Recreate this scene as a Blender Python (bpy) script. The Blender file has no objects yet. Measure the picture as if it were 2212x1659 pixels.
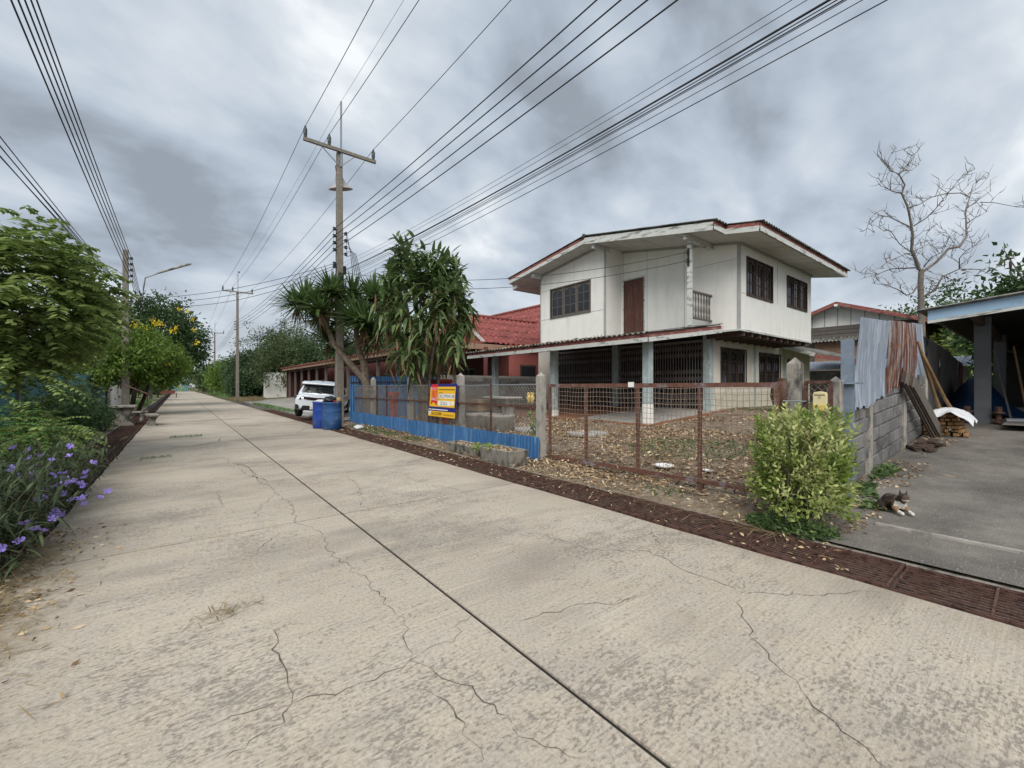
import bpy, math, random
import numpy as np
from mathutils import Vector, Matrix
random.seed(7); rng = np.random.default_rng(7)
scn = bpy.context.scene; col = scn.collection
V = Vector; R_ = math.radians; U = random.uniform

# ---------------- camera, sky, sun, exposure ----------------
H = 1.45                                   # eye height (m); X = across the road, Y = along it
YAW = math.atan(721/915)
Fx, Fy, Rx, Ry = math.sin(YAW), math.cos(YAW), math.cos(YAW), -math.sin(YAW)
cd = bpy.data.cameras.new('camera'); cam = bpy.data.objects.new('camera', cd); col.objects.link(cam)
cam.location = (0, 0, H); cam.rotation_euler = (math.pi/2, 0, -YAW)
cd.sensor_width = 36; cd.lens = 36*915/2212; cd.shift_y = 5.5/2212; cd.clip_start = .05; cd.clip_end = 2000
scn.camera = cam
scn.view_settings.view_transform = 'Standard'; scn.view_settings.look = 'None'
scn.view_settings.exposure = 1.14; scn.view_settings.gamma = 1
SUN_EL, SUN_AZ = R_(45), R_(222)           # azimuth clockwise from +Y
SKX, SKY = 2.9, 5.5
w = bpy.data.worlds.new('World'); scn.world = w; w.use_nodes = True

class G:
    def __init__(s, tree): s.t = tree; s.n = tree.nodes; s.l = tree.links
    def node(s, typ, ins=None, **k):
        nd = s.n.new('ShaderNode'+typ)
        for a, b in k.items(): setattr(nd, a, b)
        for a, b in (ins or {}).items(): s.set(nd.inputs[a], b)
        return nd
    def set(s, sock, val):
        if hasattr(val, 'is_output'): s.l.new(val, sock)
        else:
            if sock.type == 'RGBA' and not hasattr(val, '__len__'): val = (val,)*3
            if sock.type == 'RGBA' and len(val) == 3: val = (*val, 1)
            sock.default_value = val
    def pos(s): return s.node('NewGeometry').outputs['Position']
    def map(s, v, sc=(1, 1, 1), rot=(0, 0, 0), loc=(0, 0, 0)):
        return s.node('Mapping', {'Vector': v, 'Scale': sc, 'Rotation': rot, 'Location': loc}).outputs[0]
    def noise(s, v, scale, det=4, rough=.55, dist=0):
        return s.node('TexNoise', {'Vector': v, 'Scale': scale, 'Detail': det, 'Roughness': rough, 'Distortion': dist}).outputs['Fac']
    def rng(s, x, a, b, c=0, d=1):
        return s.node('MapRange', {0: x, 1: a, 2: b, 3: c, 4: d}, clamp=True).outputs[0]
    def mix(s, f, a, b, mode='MIX'):
        nd = s.n.new('ShaderNodeMix'); nd.data_type = 'RGBA'; nd.blend_type = mode
        s.set(nd.inputs[0], f); s.set(nd.inputs[6], a); s.set(nd.inputs[7], b); return nd.outputs[2]
    def m(s, op, a, b=0.0, c=None):
        nd = s.n.new('ShaderNodeMath'); nd.operation = op; s.set(nd.inputs[0], a); s.set(nd.inputs[1], b)
        if c is not None: s.set(nd.inputs[2], c)
        return nd.outputs[0]

g = G(w.node_tree); bg = g.n['Background']
sky = g.node('TexSky', sky_type='NISHITA', sun_disc=False, sun_elevation=SUN_EL, sun_rotation=SUN_AZ)
dirv = g.node('TexCoord').outputs['Generated']
sx = g.node('SeparateXYZ', {0: dirv})
den = g.m('ADD', g.m('MAXIMUM', sx.outputs[2], 0.0), .42)
pl = g.node('CombineXYZ', {0: g.m('DIVIDE', sx.outputs[0], den), 1: g.m('DIVIDE', sx.outputs[1], den), 2: 0.0}).outputs[0]
pm = g.map(pl, (1.0, 1.5, 1), (0, 0, R_(-22)), (SKX, SKY, 0))
na = g.noise(pm, 1.15, 4, .5, .25); nb = g.noise(g.map(pl, (1.1, 1.5, 1), (0, 0, R_(-30)), (4, 7, 0)), 2.9, 5, .5, .35); nc = g.noise(g.map(pl, (1, 1.3, 1)), 9, 5, .55, .3)
cl = g.m('ADD', g.m('ADD', g.m('MULTIPLY', na, .62), g.m('MULTIPLY', nb, .36)), g.m('MULTIPLY', nc, .10))
rp = g.node('ValToRGB', {0: cl}); e = rp.color_ramp.elements
e[0].position = .42; e[0].color = (.295, .335, .385, 1); e[1].position = .66; e[1].color = (.88, .915, .94, 1)
for p_, c_ in ((.475, (.40, .455, .535)), (.535, (.51, .575, .655)), (.60, (.64, .69, .745))):
    k = e.new(p_); k.color = (*c_, 1)
hz = g.rng(sx.outputs[2], 0.0, .22, 1, 0)
cc = g.mix(g.m('MULTIPLY', hz, .6), rp.outputs[0], (.70, .75, .785))
skyc = g.mix(1.0, sky.outputs[0], (.1, .1, .1), 'MULTIPLY')
g.set(bg.inputs[0], g.mix(.95, skyc, cc)); bg.inputs[1].default_value = .505
sd = bpy.data.lights.new('sun', 'SUN'); so = bpy.data.objects.new('sun', sd); col.objects.link(so)
sd.energy = 1.5; sd.angle = R_(50); sd.color = (1, .96, .9)
sdir = V((math.sin(SUN_AZ)*math.cos(SUN_EL), math.cos(SUN_AZ)*math.cos(SUN_EL), math.sin(SUN_EL)))
so.rotation_euler = (-sdir).to_track_quat('-Z', 'Y').to_euler(); so.location = (0, -20, 40)

# ---------------- pixel helpers (2212 x 1659 view of the photograph) ----------------
def dr(u, v):
    x = (u-1106)/915; return V((Fx+x*Rx, Fy+x*Ry, (835-v)/915))
def zg(x): return max(0., min(.65, .062*(x-4.8)))
def on_x(u, v, X): d = dr(u, v); t = X/d.x; return V((X, d.y*t, H+d.z*t))
def on_y(u, v, Y): d = dr(u, v); t = Y/d.y; return V((d.x*t, Y, H+d.z*t))
def on_f(u, v, f): d = dr(u, v); return V((d.x*f, d.y*f, H+d.z*f))
def on_g(u, v, z=0.): d = dr(u, v); t = (z-H)/d.z; return V((d.x*t, d.y*t, z))

# ---------------- materials ----------------
def newmat(name):
    m = bpy.data.materials.new(name); m.use_nodes = True
    return m, G(m.node_tree), m.node_tree.nodes['Principled BSDF']
def mk(name, c1, c2=None, scale=4, st=(1, 1, 1), c3=None, s3=1.5, t3=.55, soft=.08, st3=(1, 1, 1), rough=.8, metal=0, bump=.15, bs=40,
       isl=0, orand=0, spec=.3, trans=0, c4=None, s4=6, t4=.6, st4=(1, 1, 1)):
    m, g, b = newmat(name); p = g.pos()
    c = c1
    if c2: c = g.mix(g.rng(g.noise(g.map(p, st), scale, 5, .6), .3, .7), c1, c2)
    if c3: c = g.mix(g.rng(g.noise(g.map(p, st3), s3, 6, .62, .2), t3-soft, t3+soft), c, c3)
    if c4: c = g.mix(g.rng(g.noise(g.map(p, st4), s4, 6, .65, .2), t4-.05, t4+.05), c, c4)
    if isl:
        r = g.node('NewGeometry').outputs['Random Per Island']
        c = g.mix(1., c, g.node('CombineColor', {0: g.rng(r, 0, 1, 1-isl, 1+isl), 1: g.rng(r, 0, 1, 1-isl*.8, 1+isl*.8), 2: g.rng(r, 0, 1, 1-isl, 1+isl)}).outputs[0], 'MULTIPLY')
    if orand:
        r = g.node('ObjectInfo').outputs['Random']; q = g.rng(r, 0, 1, 1-orand, 1+orand)
        c = g.mix(1., c, g.node('CombineColor', {0: q, 1: q, 2: q}).outputs[0], 'MULTIPLY')
    g.set(b.inputs['Base Color'], c); b.inputs['Roughness'].default_value = rough; b.inputs['Metallic'].default_value = metal
    b.inputs['Specular IOR Level'].default_value = spec
    if bump:
        bn = g.node('Bump', {'Height': g.noise(p, bs, 4, .6), 'Strength': bump, 'Distance': .02}); g.set(b.inputs['Normal'], bn.outputs[0])
    if trans:
        t = g.node('BsdfTranslucent', {0: c}); mx = g.node('MixShader', {0: trans}); g.l.new(b.outputs[0], mx.inputs[1]); g.l.new(t.outputs[0], mx.inputs[2])
        g.l.new(mx.outputs[0], g.n['Material Output'].inputs[0])
    return m

M = {}
def road_mat():
    m, g, b = newmat('road_concrete'); p = g.pos()
    big = g.noise(p, .55, 4, .55); mid = g.noise(p, 3.5, 5, .6)
    c = g.mix(g.rng(big, .3, .7), (.41, .35, .272), (.545, .475, .378))
    c = g.mix(g.m('MULTIPLY', g.rng(mid, .42, .72), .6), c, (.41, .375, .325))
    fl = g.m('ADD', g.m('MULTIPLY', g.noise(g.map(p, (4.0, 8.0, 1), (0, 0, R_(4))), 6.0, 6, .7, .1), .72), g.m('MULTIPLY', g.noise(g.map(p, (3.0, 5.5, 1), (0, 0, R_(4))), 1.6, 5, .65, .1), .28))
    area = g.rng(g.noise(p, .62, 4, .55), .38, .64)
    lo = g.m('SUBTRACT', .605, g.m('MULTIPLY', area, .11))
    f = g.m('MULTIPLY', g.rng(g.m('SUBTRACT', fl, lo), -.014, .05), .64)
    c = g.mix(f, c, (.18, .157, .137))
    br = g.noise(g.map(p, (1.2, 70, 1), (0, 0, R_(3))), 1.0, 3, .5)
    c = g.mix(g.m('MULTIPLY', g.rng(br, .5, .72), .28), c, (.22, .2, .18))
    sp = g.noise(p, 48, 5, .75)
    c = g.mix(g.m('MULTIPLY', g.rng(sp, .5, .66), .55), c, (.17, .15, .135))
    c = g.mix(g.m('MULTIPLY', g.rng(sp, .47, .34), .45), c, (.62, .58, .52))
    b2 = g.m('MULTIPLY', g.rng(g.noise(g.map(p, (.7, 26, 1), (0, 0, R_(5)), (3, 1, 0)), 1.0, 4, .6), .52, .68), g.rng(g.noise(p, .9, 3, .5), .4, .6)); c = g.mix(g.m('MULTIPLY', b2, .45), c, (.60, .535, .44))
    wh = g.noise(p, 1.4, 3, .6); c = g.mix(g.m('MULTIPLY', g.rng(wh, .70, .74), .6), c, (.62, .6, .56))
    dk = g.noise(g.map(p, (.5, 1.1, 1), loc=(3.3, 1.2, 0)), .8, 4, .6); c = g.mix(g.m('MULTIPLY', g.rng(dk, .52, .70), .62), c, (.22, .195, .165))
    xx = g.node('SeparateXYZ', {0: p}).outputs[0]
    ed = g.m('ADD', g.rng(xx, -.2, -1.0, 0, .6), g.rng(xx, 3.55, 4.0, 0, .5)); en = g.rng(g.noise(p, 2.2, 5, .65), .35, .65)
    c = g.mix(g.m('MULTIPLY', ed, en), c, (.21, .175, .13))
    q = g.rng(g.node('ObjectInfo').outputs['Random'], 0, 1, .93, 1.05)
    c = g.mix(1., c, g.node('CombineColor', {0: q, 1: q, 2: q}).outputs[0], 'MULTIPLY')
    g.set(b.inputs['Base Color'], c); b.inputs['Roughness'].default_value = .9; b.inputs['Specular IOR Level'].default_value = .2
    hgt = g.m('ADD', g.m('MULTIPLY', sp, .5), g.m('SUBTRACT', g.m('MULTIPLY', br, .6), f))
    g.set(b.inputs['Normal'], g.node('Bump', {'Height': hgt, 'Strength': .5, 'Distance': .012}).outputs[0])
    return m
M['road'] = road_mat()
M['dirt'] = mk('dirt', (.17, .125, .09), (.26, .205, .15), 3, c3=(.33, .28, .21), s3=7, t3=.58, c4=(.10, .075, .055), s4=2.2, t4=.6, bump=.8, bs=25, rough=.95)
M['grass_ground'] = mk('verge', (.12, .11, .06), (.20, .17, .1), 2, c3=(.08, .11, .035), s3=1.1, t3=.52, bump=.8, bs=20, rough=.95)
M['drive'] = mk('drive_concrete', (.185, .168, .147), (.26, .237, .208), 5, c3=(.10, .092, .083), s3=1.1, t3=.56, soft=.14, c4=(.32, .295, .26), s4=30, t4=.62, st4=(1, 2.2, 1), bump=.9, bs=70, rough=.85)
M['apron'] = mk('apron_concrete', (.40, .38, .34), (.30, .28, .25), 1.3, c3=(.16, .15, .13), s3=.9, t3=.55, st3=(1, 2.5, 1), bump=.3, bs=60, rough=.9)
M['crack'] = mk('crack_dirt', (.11, .096, .08), rough=1, bump=0)
M['rust'] = mk('rust_steel', (.105, .052, .04), (.155, .088, .066), 9, c3=(.05, .024, .02), s3=14, t3=.55, rough=.75, metal=.2, bump=.4, bs=90)
M['rustbar'] = mk('rust_gate', (.12, .05, .037), (.185, .095, .068), 11, c3=(.27, .26, .29), s3=5, t3=.63, rough=.7, metal=.1, bump=.4, bs=90)
M['wire_rust'] = mk('rust_wire', (.16, .11, .08), (.25, .19, .145), 9, rough=.8, bump=0)
M['conc'] = mk('post_concrete', (.40, .375, .33), (.27, .25, .225), 6, c3=(.10, .095, .085), s3=5, t3=.58, st3=(1, 1, .45), bump=.45, bs=50, rough=.9)
M['conc_dark'] = mk('old_concrete', (.24, .22, .19), (.33, .31, .27), 6, c3=(.075, .07, .06), s3=6, t3=.54, st3=(1, 1, .5), bump=.5, bs=45, rough=.95)
M['pole'] = mk('pole_concrete', (.205, .185, .155), (.165, .148, .125), 5, c3=(.27, .25, .215), s3=9, t3=.6, bump=.3, bs=40, rough=.9)
M['block'] = mk('cinder_block', (.175, .172, .168), (.235, .23, .222), 8, c3=(.10, .095, .09), s3=2.5, t3=.57, bump=.7, bs=90, rough=.95, orand=.25)
M['mortar'] = mk('mortar', (.30, .285, .26), (.22, .21, .19), 9, bump=.5, bs=60, rough=.95)
M['white'] = mk('white_paint', (.86, .85, .80), (.81, .80, .75), 2.5, c3=(.72, .70, .65), s3=2.6, t3=.63, soft=.14, st3=(1.4, 1.4, .2), c4=(.50, .50, .50), s4=1.3, t4=.76, st4=(1.6, 1.6, .5), bump=.08, bs=60, rough=.75)
M['cream'] = mk('cream_paint', (.80, .75, .66), (.74, .69, .60), 2.5, c3=(.58, .53, .44), s3=3, t3=.62, soft=.1, st3=(1, 1, .25), c4=(.36, .34, .29), s4=1.1, t4=.72, bump=.08, bs=60, rough=.8)
M['cream_base'] = mk('cream_paint_mouldy', (.70, .65, .54), (.62, .57, .46), 5, c3=(.46, .42, .33), s3=4, t3=.60, soft=.12, c4=(.56, .51, .41), s4=9, t4=.6, bump=.15, bs=60, rough=.85)
M['soffit'] = mk('soffit', (.60, .58, .54), (.53, .51, .47), 3, c3=(.40, .38, .35), s3=1.5, t3=.64, soft=.1, bump=.05, rough=.85)
M['trim'] = mk('old_white_board', (.62, .63, .60), (.52, .54, .51), 5, c3=(.23, .22, .2), s3=4.5, t3=.59, st3=(.5, .5, 2.5), soft=.05, bump=.3, bs=60, rough=.85)
M['trim_red'] = mk('old_red_board', (.23, .07, .06), (.30, .11, .095), 5, c3=(.42, .33, .30), s3=5, t3=.64, st3=(.5, .5, 2.5), c4=(.09, .04, .035), s4=3, t4=.6, bump=.3, bs=60, rough=.85)
M['teal'] = mk('teal_paint', (.42, .50, .50), (.35, .43, .43), 5, c3=(.60, .62, .60), s3=4, t3=.6, c4=(.24, .26, .25), s4=7, t4=.64, st4=(1, 1, .4), bump=.2, rough=.8)
M['batten'] = mk('grey_batten', (.42, .42, .41), (.34, .34, .33), 6, bump=.1, rough=.8)
M['fibre'] = mk('fibre_cement', (.17, .165, .155), (.25, .24, .225), 4, c3=(.07, .07, .065), s3=3, t3=.52, c4=(.13, .15, .09), s4=7, t4=.62, bump=.4, bs=50, rough=.95)
M['dark_wood'] = mk('dark_wood', (.085, .055, .042), (.055, .036, .028), 5, st=(6, 6, .5), c3=(.14, .10, .08), s3=7, t3=.6, st3=(4, 4, .4), bump=.3, rough=.7)
M['door_wood'] = mk('door_wood', (.13, .055, .04), (.085, .04, .03), 4, st=(7, 7, .4), c3=(.23, .14, .11), s3=6, t3=.6, st3=(6, 6, .3), bump=.3, rough=.65)
M['grey_wood'] = mk('grey_wood', (.17, .15, .13), (.11, .095, .085), 5, st=(5, 5, .6), bump=.3, rough=.85)
M['dark'] = mk('dark_interior', (.02, .018, .017), (.03, .027, .025), 3, rough=.9, bump=0)  # near-black colour stands in for the shade inside rooms and carport
M['gate_bar'] = mk('folding_gate_steel', (.27, .25, .24), (.17, .145, .135), 9, c3=(.33, .30, .29), s3=5, t3=.6, rough=.6, metal=.1, bump=.1)
M['terracotta'] = mk('terracotta_tile', (.33, .145, .08), (.27, .115, .065), 6, c3=(.16, .10, .08), s3=3, t3=.6, rough=.5, bump=.1)
M['slab'] = mk('veranda_screed', (.42, .40, .37), (.36, .34, .31), 2, c3=(.26, .24, .21), s3=2.5, t3=.6, rough=.8, bump=.15)
M['blue_sheet'] = mk('blue_sheet', (.048, .155, .34), (.035, .115, .27), 2.5, st=(2, 2, .4), c3=(.12, .25, .40), s3=3.5, t3=.6, st3=(3, 3, .3), c4=(.045, .06, .09), s4=5, t4=.63, rough=.5, spec=.4, bump=.05)
M['zinc'] = mk('zinc_sheet', (.29, .33, .385), (.22, .26, .32), 3, st=(4, 4, .35), c3=(.46, .50, .56), s3=3, t3=.58, st3=(5, 5, .4), c4=(.17, .19, .23), s4=4, t4=.64, st4=(3, 3, .5), rough=.5, metal=.35, bump=.15)
M['rust_sheet'] = mk('rusty_sheet', (.115, .04, .028), (.08, .03, .023), 3, st=(6, 6, .3), c3=(.33, .32, .31), s3=2.2, t3=.56, st3=(7, 7, .25), c4=(.22, .10, .05), s4=6, t4=.6, rough=.7, metal=.1, bump=.3)
M['dark_sheet'] = mk('dull_sheet', (.10, .10, .105), (.15, .145, .145), 3, st=(5, 5, .3), c3=(.20, .17, .14), s3=3, t3=.6, st3=(6, 6, .3), rough=.6, metal=.2, bump=.15)
M['red_roof'] = mk('red_roof_tile', (.235, .062, .052), (.175, .05, .045), 2, c3=(.36, .12, .10), s3=4, t3=.6, c4=(.09, .035, .032), s4=2.2, t4=.6, bump=.25, rough=.75, isl=.22)
M['fascia'] = mk('pinkish_fascia', (.38, .24, .17), (.32, .20, .14), 3, c3=(.20, .11, .085), s3=3, t3=.62, bump=.15, rough=.8)
M['siding'] = mk('orange_siding', (.36, .14, .085), (.30, .115, .07), 3, bump=.15, rough=.8)
M['pink'] = mk('pink_wall', (.40, .13, .11), (.34, .11, .095), 2, bump=.1, rough=.85)
M['maroon'] = mk('maroon_wall', (.10, .03, .026), (.075, .024, .021), 3, bump=.1, rough=.8)
M['teal_fence'] = mk('teal_fence', (.10, .25, .26), (.075, .20, .215), 4, c3=(.16, .32, .33), s3=4, t3=.6, st3=(4, 4, .4), rough=.5, spec=.4, bump=.05)
M['blue_fascia'] = mk('light_blue_board', (.36, .52, .68), (.31, .46, .62), 3, c3=(.25, .36, .47), s3=4, t3=.64, bump=.05, rough=.6)
M['grey_paint'] = mk('grey_paint', (.15, .155, .165), (.12, .125, .135), 4, rough=.7, bump=.1)
M['tube'] = mk('bluegrey_tube', (.22, .27, .33), (.17, .21, .27), 6, c3=(.32, .35, .38), s3=8, t3=.62, rough=.55, metal=.2, bump=.1)
M['black'] = mk('black_rubber', (.012, .012, .013), rough=.6, bump=0)
M['insul'] = mk('insulator', (.015, .025, .022), rough=.25, spec=.5, bump=0)
M['cable'] = mk('cable', (.025, .027, .032), rough=.7, bump=0)
M['steel'] = mk('galvanised', (.32, .33, .35), (.25, .26, .28), 8, rough=.5, metal=.5, bump=0)
M['glass'] = mk('window_glass', (.02, .022, .026), rough=.06, spec=.5, bump=0)
M['plastic_blue'] = mk('blue_plastic', (.012, .045, .27), (.02, .065, .30), 3, c3=(.05, .10, .26), s3=4, t3=.62, rough=.45, spec=.4, bump=.03)
M['plastic_blue2'] = mk('faded_blue_plastic', (.03, .095, .25), (.025, .075, .20), 3, c3=(.10, .17, .28), s3=4, t3=.6, c4=(.05, .07, .10), s4=3, t4=.66, rough=.55, spec=.35, bump=.05)
M['paint_w'] = mk('car_paint', (.72, .77, .82), rough=.18, spec=.5, metal=.15, bump=0)
M['paint_k'] = mk('car_black', (.012, .012, .014), rough=.2, spec=.5, bump=0)
M['lamp_dark'] = mk('tail_lamp', (.02, .008, .009), rough=.1, spec=.5, bump=0)
M['wplate'] = mk('plate_white', (.75, .75, .73), rough=.5, bump=0)
M['yellow'] = mk('sign_yellow', (.80, .46, .02), rough=.45, bump=0)
M['navy'] = mk('sign_navy', (.02, .02, .16), rough=.45, bump=0)
M['sred'] = mk('sign_red', (.62, .02, .02), rough=.45, bump=0)
M['spink'] = mk('sign_pink', (.70, .18, .2), rough=.45, bump=0)
M['sorange'] = mk('sign_orange', (.90, .42, .05), rough=.45, bump=0)
M['swhite'] = mk('sign_white', (.80, .80, .78), rough=.45, bump=0)
M['ink'] = mk('sign_ink', (.05, .035, .02), rough=.5, bump=0)
M['mail'] = mk('mailbox_cream', (.72, .62, .36), (.66, .56, .32), 8, rough=.55, bump=.03)
M['mail2'] = mk('mailbox_yellow', (.66, .47, .13), rough=.55, bump=0)
M['red_paint'] = mk('red_paint', (.36, .022, .018), (.28, .02, .016), 5, c3=(.42, .22, .08), s3=7, t3=.64, rough=.6, bump=.1)
M['jar'] = mk('brown_jar', (.15, .085, .06), (.10, .06, .045), 5, rough=.5, bump=.1)
M['fresh_wood'] = mk('split_wood', (.42, .25, .12), (.30, .17, .085), 8, orand=.3, rough=.85, bump=.3)
M['bamboo'] = mk('bamboo', (.28, .17, .08), (.19, .11, .055), 9, rough=.6, bump=.2)
M['white_tarp'] = mk('white_tarp', (.70, .71, .73), (.6, .61, .64), 4, rough=.6, bump=.2, bs=12)
M['blue_tarp'] = mk('blue_tarp', (.012, .04, .11), (.008, .03, .08), 4, rough=.5, bump=.4, bs=6)
M['bag'] = mk('black_bag', (.015, .015, .016), rough=.35, spec=.5, bump=.6, bs=14)
M['cardboard'] = mk('cardboard', (.40, .28, .16), (.34, .23, .13), 5, rough=.85)
M['bark'] = mk('bark', (.15, .115, .085), (.22, .18, .14), 12, st=(1, 1, .4), c3=(.08, .06, .045), s3=9, t3=.56, bump=.8, bs=30, rough=.95)
M['bark_dark'] = mk('dark_bark', (.06, .045, .035), (.09, .07, .055), 12, bump=.6, rough=.95)
M['dead'] = mk('dead_bark', (.13, .115, .10), (.20, .175, .15), 8, c3=(.32, .28, .23), s3=5, t3=.66, bump=.5, rough=.95)
def leafmat(name, c1, c2, c3=None, isl=.35, sc=1.5, trans=.35, rough=.5, spec=.35, t3=.6):
    return mk(name, c1, c2, sc, c3=c3, s3=2.2, t3=t3, rough=rough, bump=0, isl=isl, trans=trans, spec=spec)
M['lf_left'] = leafmat('left_leaves', (.25, .33, .10), (.17, .24, .07), (.34, .41, .14))
M['lf_fern'] = leafmat('fern_leaves', (0.112, 0.225, 0.060), (0.068, 0.150, 0.039), (0.210, 0.345, 0.090))
M['lf_dark'] = leafmat('dark_leaves', (0.061, 0.115, 0.038), (0.041, 0.084, 0.027), (0.101, 0.162, 0.049))
M['lf_yel'] = leafmat('tecoma_leaves', (0.140, 0.231, 0.036), (0.098, 0.168, 0.028), (0.224, 0.301, 0.049))
M['lf_mango'] = leafmat('mango_leaves', (0.081, 0.121, 0.046), (0.054, 0.088, 0.034), (0.176, 0.182, 0.068))
M['lf_blue'] = leafmat('greyish_leaves', (.06, .11, .045), (.04, .08, .034), (.09, .14, .06))
M['lf_yucca'] = leafmat('yucca_leaves', (.115, .185, .06), (.075, .135, .045), (.20, .27, .10))
M['lf_drac'] = leafmat('dracaena_leaves', (.135, .20, .07), (.085, .14, .05), (.25, .30, .13))
M['lf_dry'] = leafmat('dry_leaves', (.24, .165, .09), (.16, .10, .055), (.33, .25, .15), rough=.8, spec=.1)
M['lf_bush'] = leafmat('variegated_leaves', (.27, .35, .075), (.17, .25, .05), (.56, .58, .26), isl=.45, sc=5, t3=.55)
M['lf_cover'] = leafmat('ground_cover', (.11, .18, .06), (.075, .13, .042), (.16, .23, .085))
M['lf_ruellia'] = leafmat('ruellia_leaves', (0.076, 0.119, 0.048), (0.051, 0.076, 0.034), (0.128, 0.170, 0.076))
M['straw'] = leafmat('straw', (.36, .29, .16), (.24, .18, .10), (.45, .38, .24), rough=.9, spec=.1)
M['purple'] = mk('purple_petals', (.29, .22, .62), (.36, .28, .70), 30, rough=.6, bump=0, trans=.2, isl=.15)
M['yellow_fl'] = mk('yellow_petals', (.82, .66, .04), (.76, .56, .03), 20, rough=.6, bump=0, trans=.2, isl=.15)
M['hump'] = mk('bamboo_cart', (.16, .05, .04), (.11, .04, .03), 5, rough=.7)
def litter_mat():
    m, g, b = newmat('leaf_litter'); r = g.node('NewGeometry').outputs['Random Per Island']
    rp = g.node('ValToRGB', {0: r}); e = rp.color_ramp.elements
    e[0].position = 0; e[0].color = (.085, .055, .035, 1); e[1].position = 1; e[1].color = (.55, .46, .33, 1)
    for p_, c_ in ((.25, (.17, .105, .06)), (.5, (.31, .22, .13)), (.75, (.42, .32, .20))):
        k = e.new(p_); k.color = (*c_, 1)
    g.set(b.inputs['Base Color'], g.mix(1., rp.outputs[0], (1.25, 1.22, 1.18), 'MULTIPLY')); b.inputs['Roughness'].default_value = .85; b.inputs['Specular IOR Level'].default_value = .15
    return m
M['litter'] = litter_mat()
M['trench'] = mk('trench_silt', (.045, .025, .02), (.03, .018, .015), 6, rough=.95, bump=.3)
M['horn'] = mk('horn_grey', (.42, .40, .40), (.36, .33, .33), 5, rough=.5, bump=0)
M['chain'] = mk('chain_link', (.30, .29, .28), (.20, .17, .14), 9, rough=.6, metal=.2, bump=0)
# ---------------- mesh helpers ----------------
ORG = {}
def tag(o, label=None, cat=None, group=None, kind=None):
    if label: o['label'] = label
    if cat: o['category'] = cat
    if group: o['group'] = group
    if kind: o['kind'] = kind
    return o
def thing(name, label, cat, loc=(0, 0, 0), group=None):
    o = bpy.data.objects.new(name, None); col.objects.link(o); o.location = loc; o.empty_display_size = .2
    ORG[o] = V(loc); return tag(o, label, cat, group)
def link(name, me, parent, base):
    o = bpy.data.objects.new(name, me); col.objects.link(o)
    if parent is not None:
        o.parent = parent; ORG[o] = ORG[parent]
    else:
        o.location = base; ORG[o] = V(base)
    return o
def put(name, me_name, verts, faces, mats, parent=None, smooth=False, mi=None, base=None):
    vs = np.asarray(verts, dtype=np.float64).reshape(-1, 3)
    if parent is not None: b = np.array(ORG[parent])
    elif base is not None: b = np.array(base)
    else: b = np.array([(vs[:, 0].min()+vs[:, 0].max())/2, (vs[:, 1].min()+vs[:, 1].max())/2, vs[:, 2].min()])
    vs = vs-b; me = bpy.data.meshes.new(me_name)
    if isinstance(faces, np.ndarray):
        n, k = faces.shape; me.vertices.add(len(vs)); me.vertices.foreach_set('co', vs.ravel())
        me.loops.add(n*k); me.loops.foreach_set('vertex_index', faces.ravel().astype(np.int32))
        me.polygons.add(n); me.polygons.foreach_set('loop_start', np.arange(0, n*k, k, dtype=np.int32))
        try: me.polygons.foreach_set('loop_total', np.full(n, k, dtype=np.int32))
        except Exception: pass
        me.update(calc_edges=True)
    else:
        me.from_pydata(vs.tolist(), [], faces); me.update()
    for m in (mats if isinstance(mats, (list, tuple)) else [mats]): me.materials.append(M[m])
    if mi is not None: me.polygons.foreach_set('material_index', np.asarray(mi, dtype=np.int32))
    if smooth: me.polygons.foreach_set('use_smooth', np.ones(len(me.polygons), dtype=bool))
    me.update()
    return link(name, me, parent, b)
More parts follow.
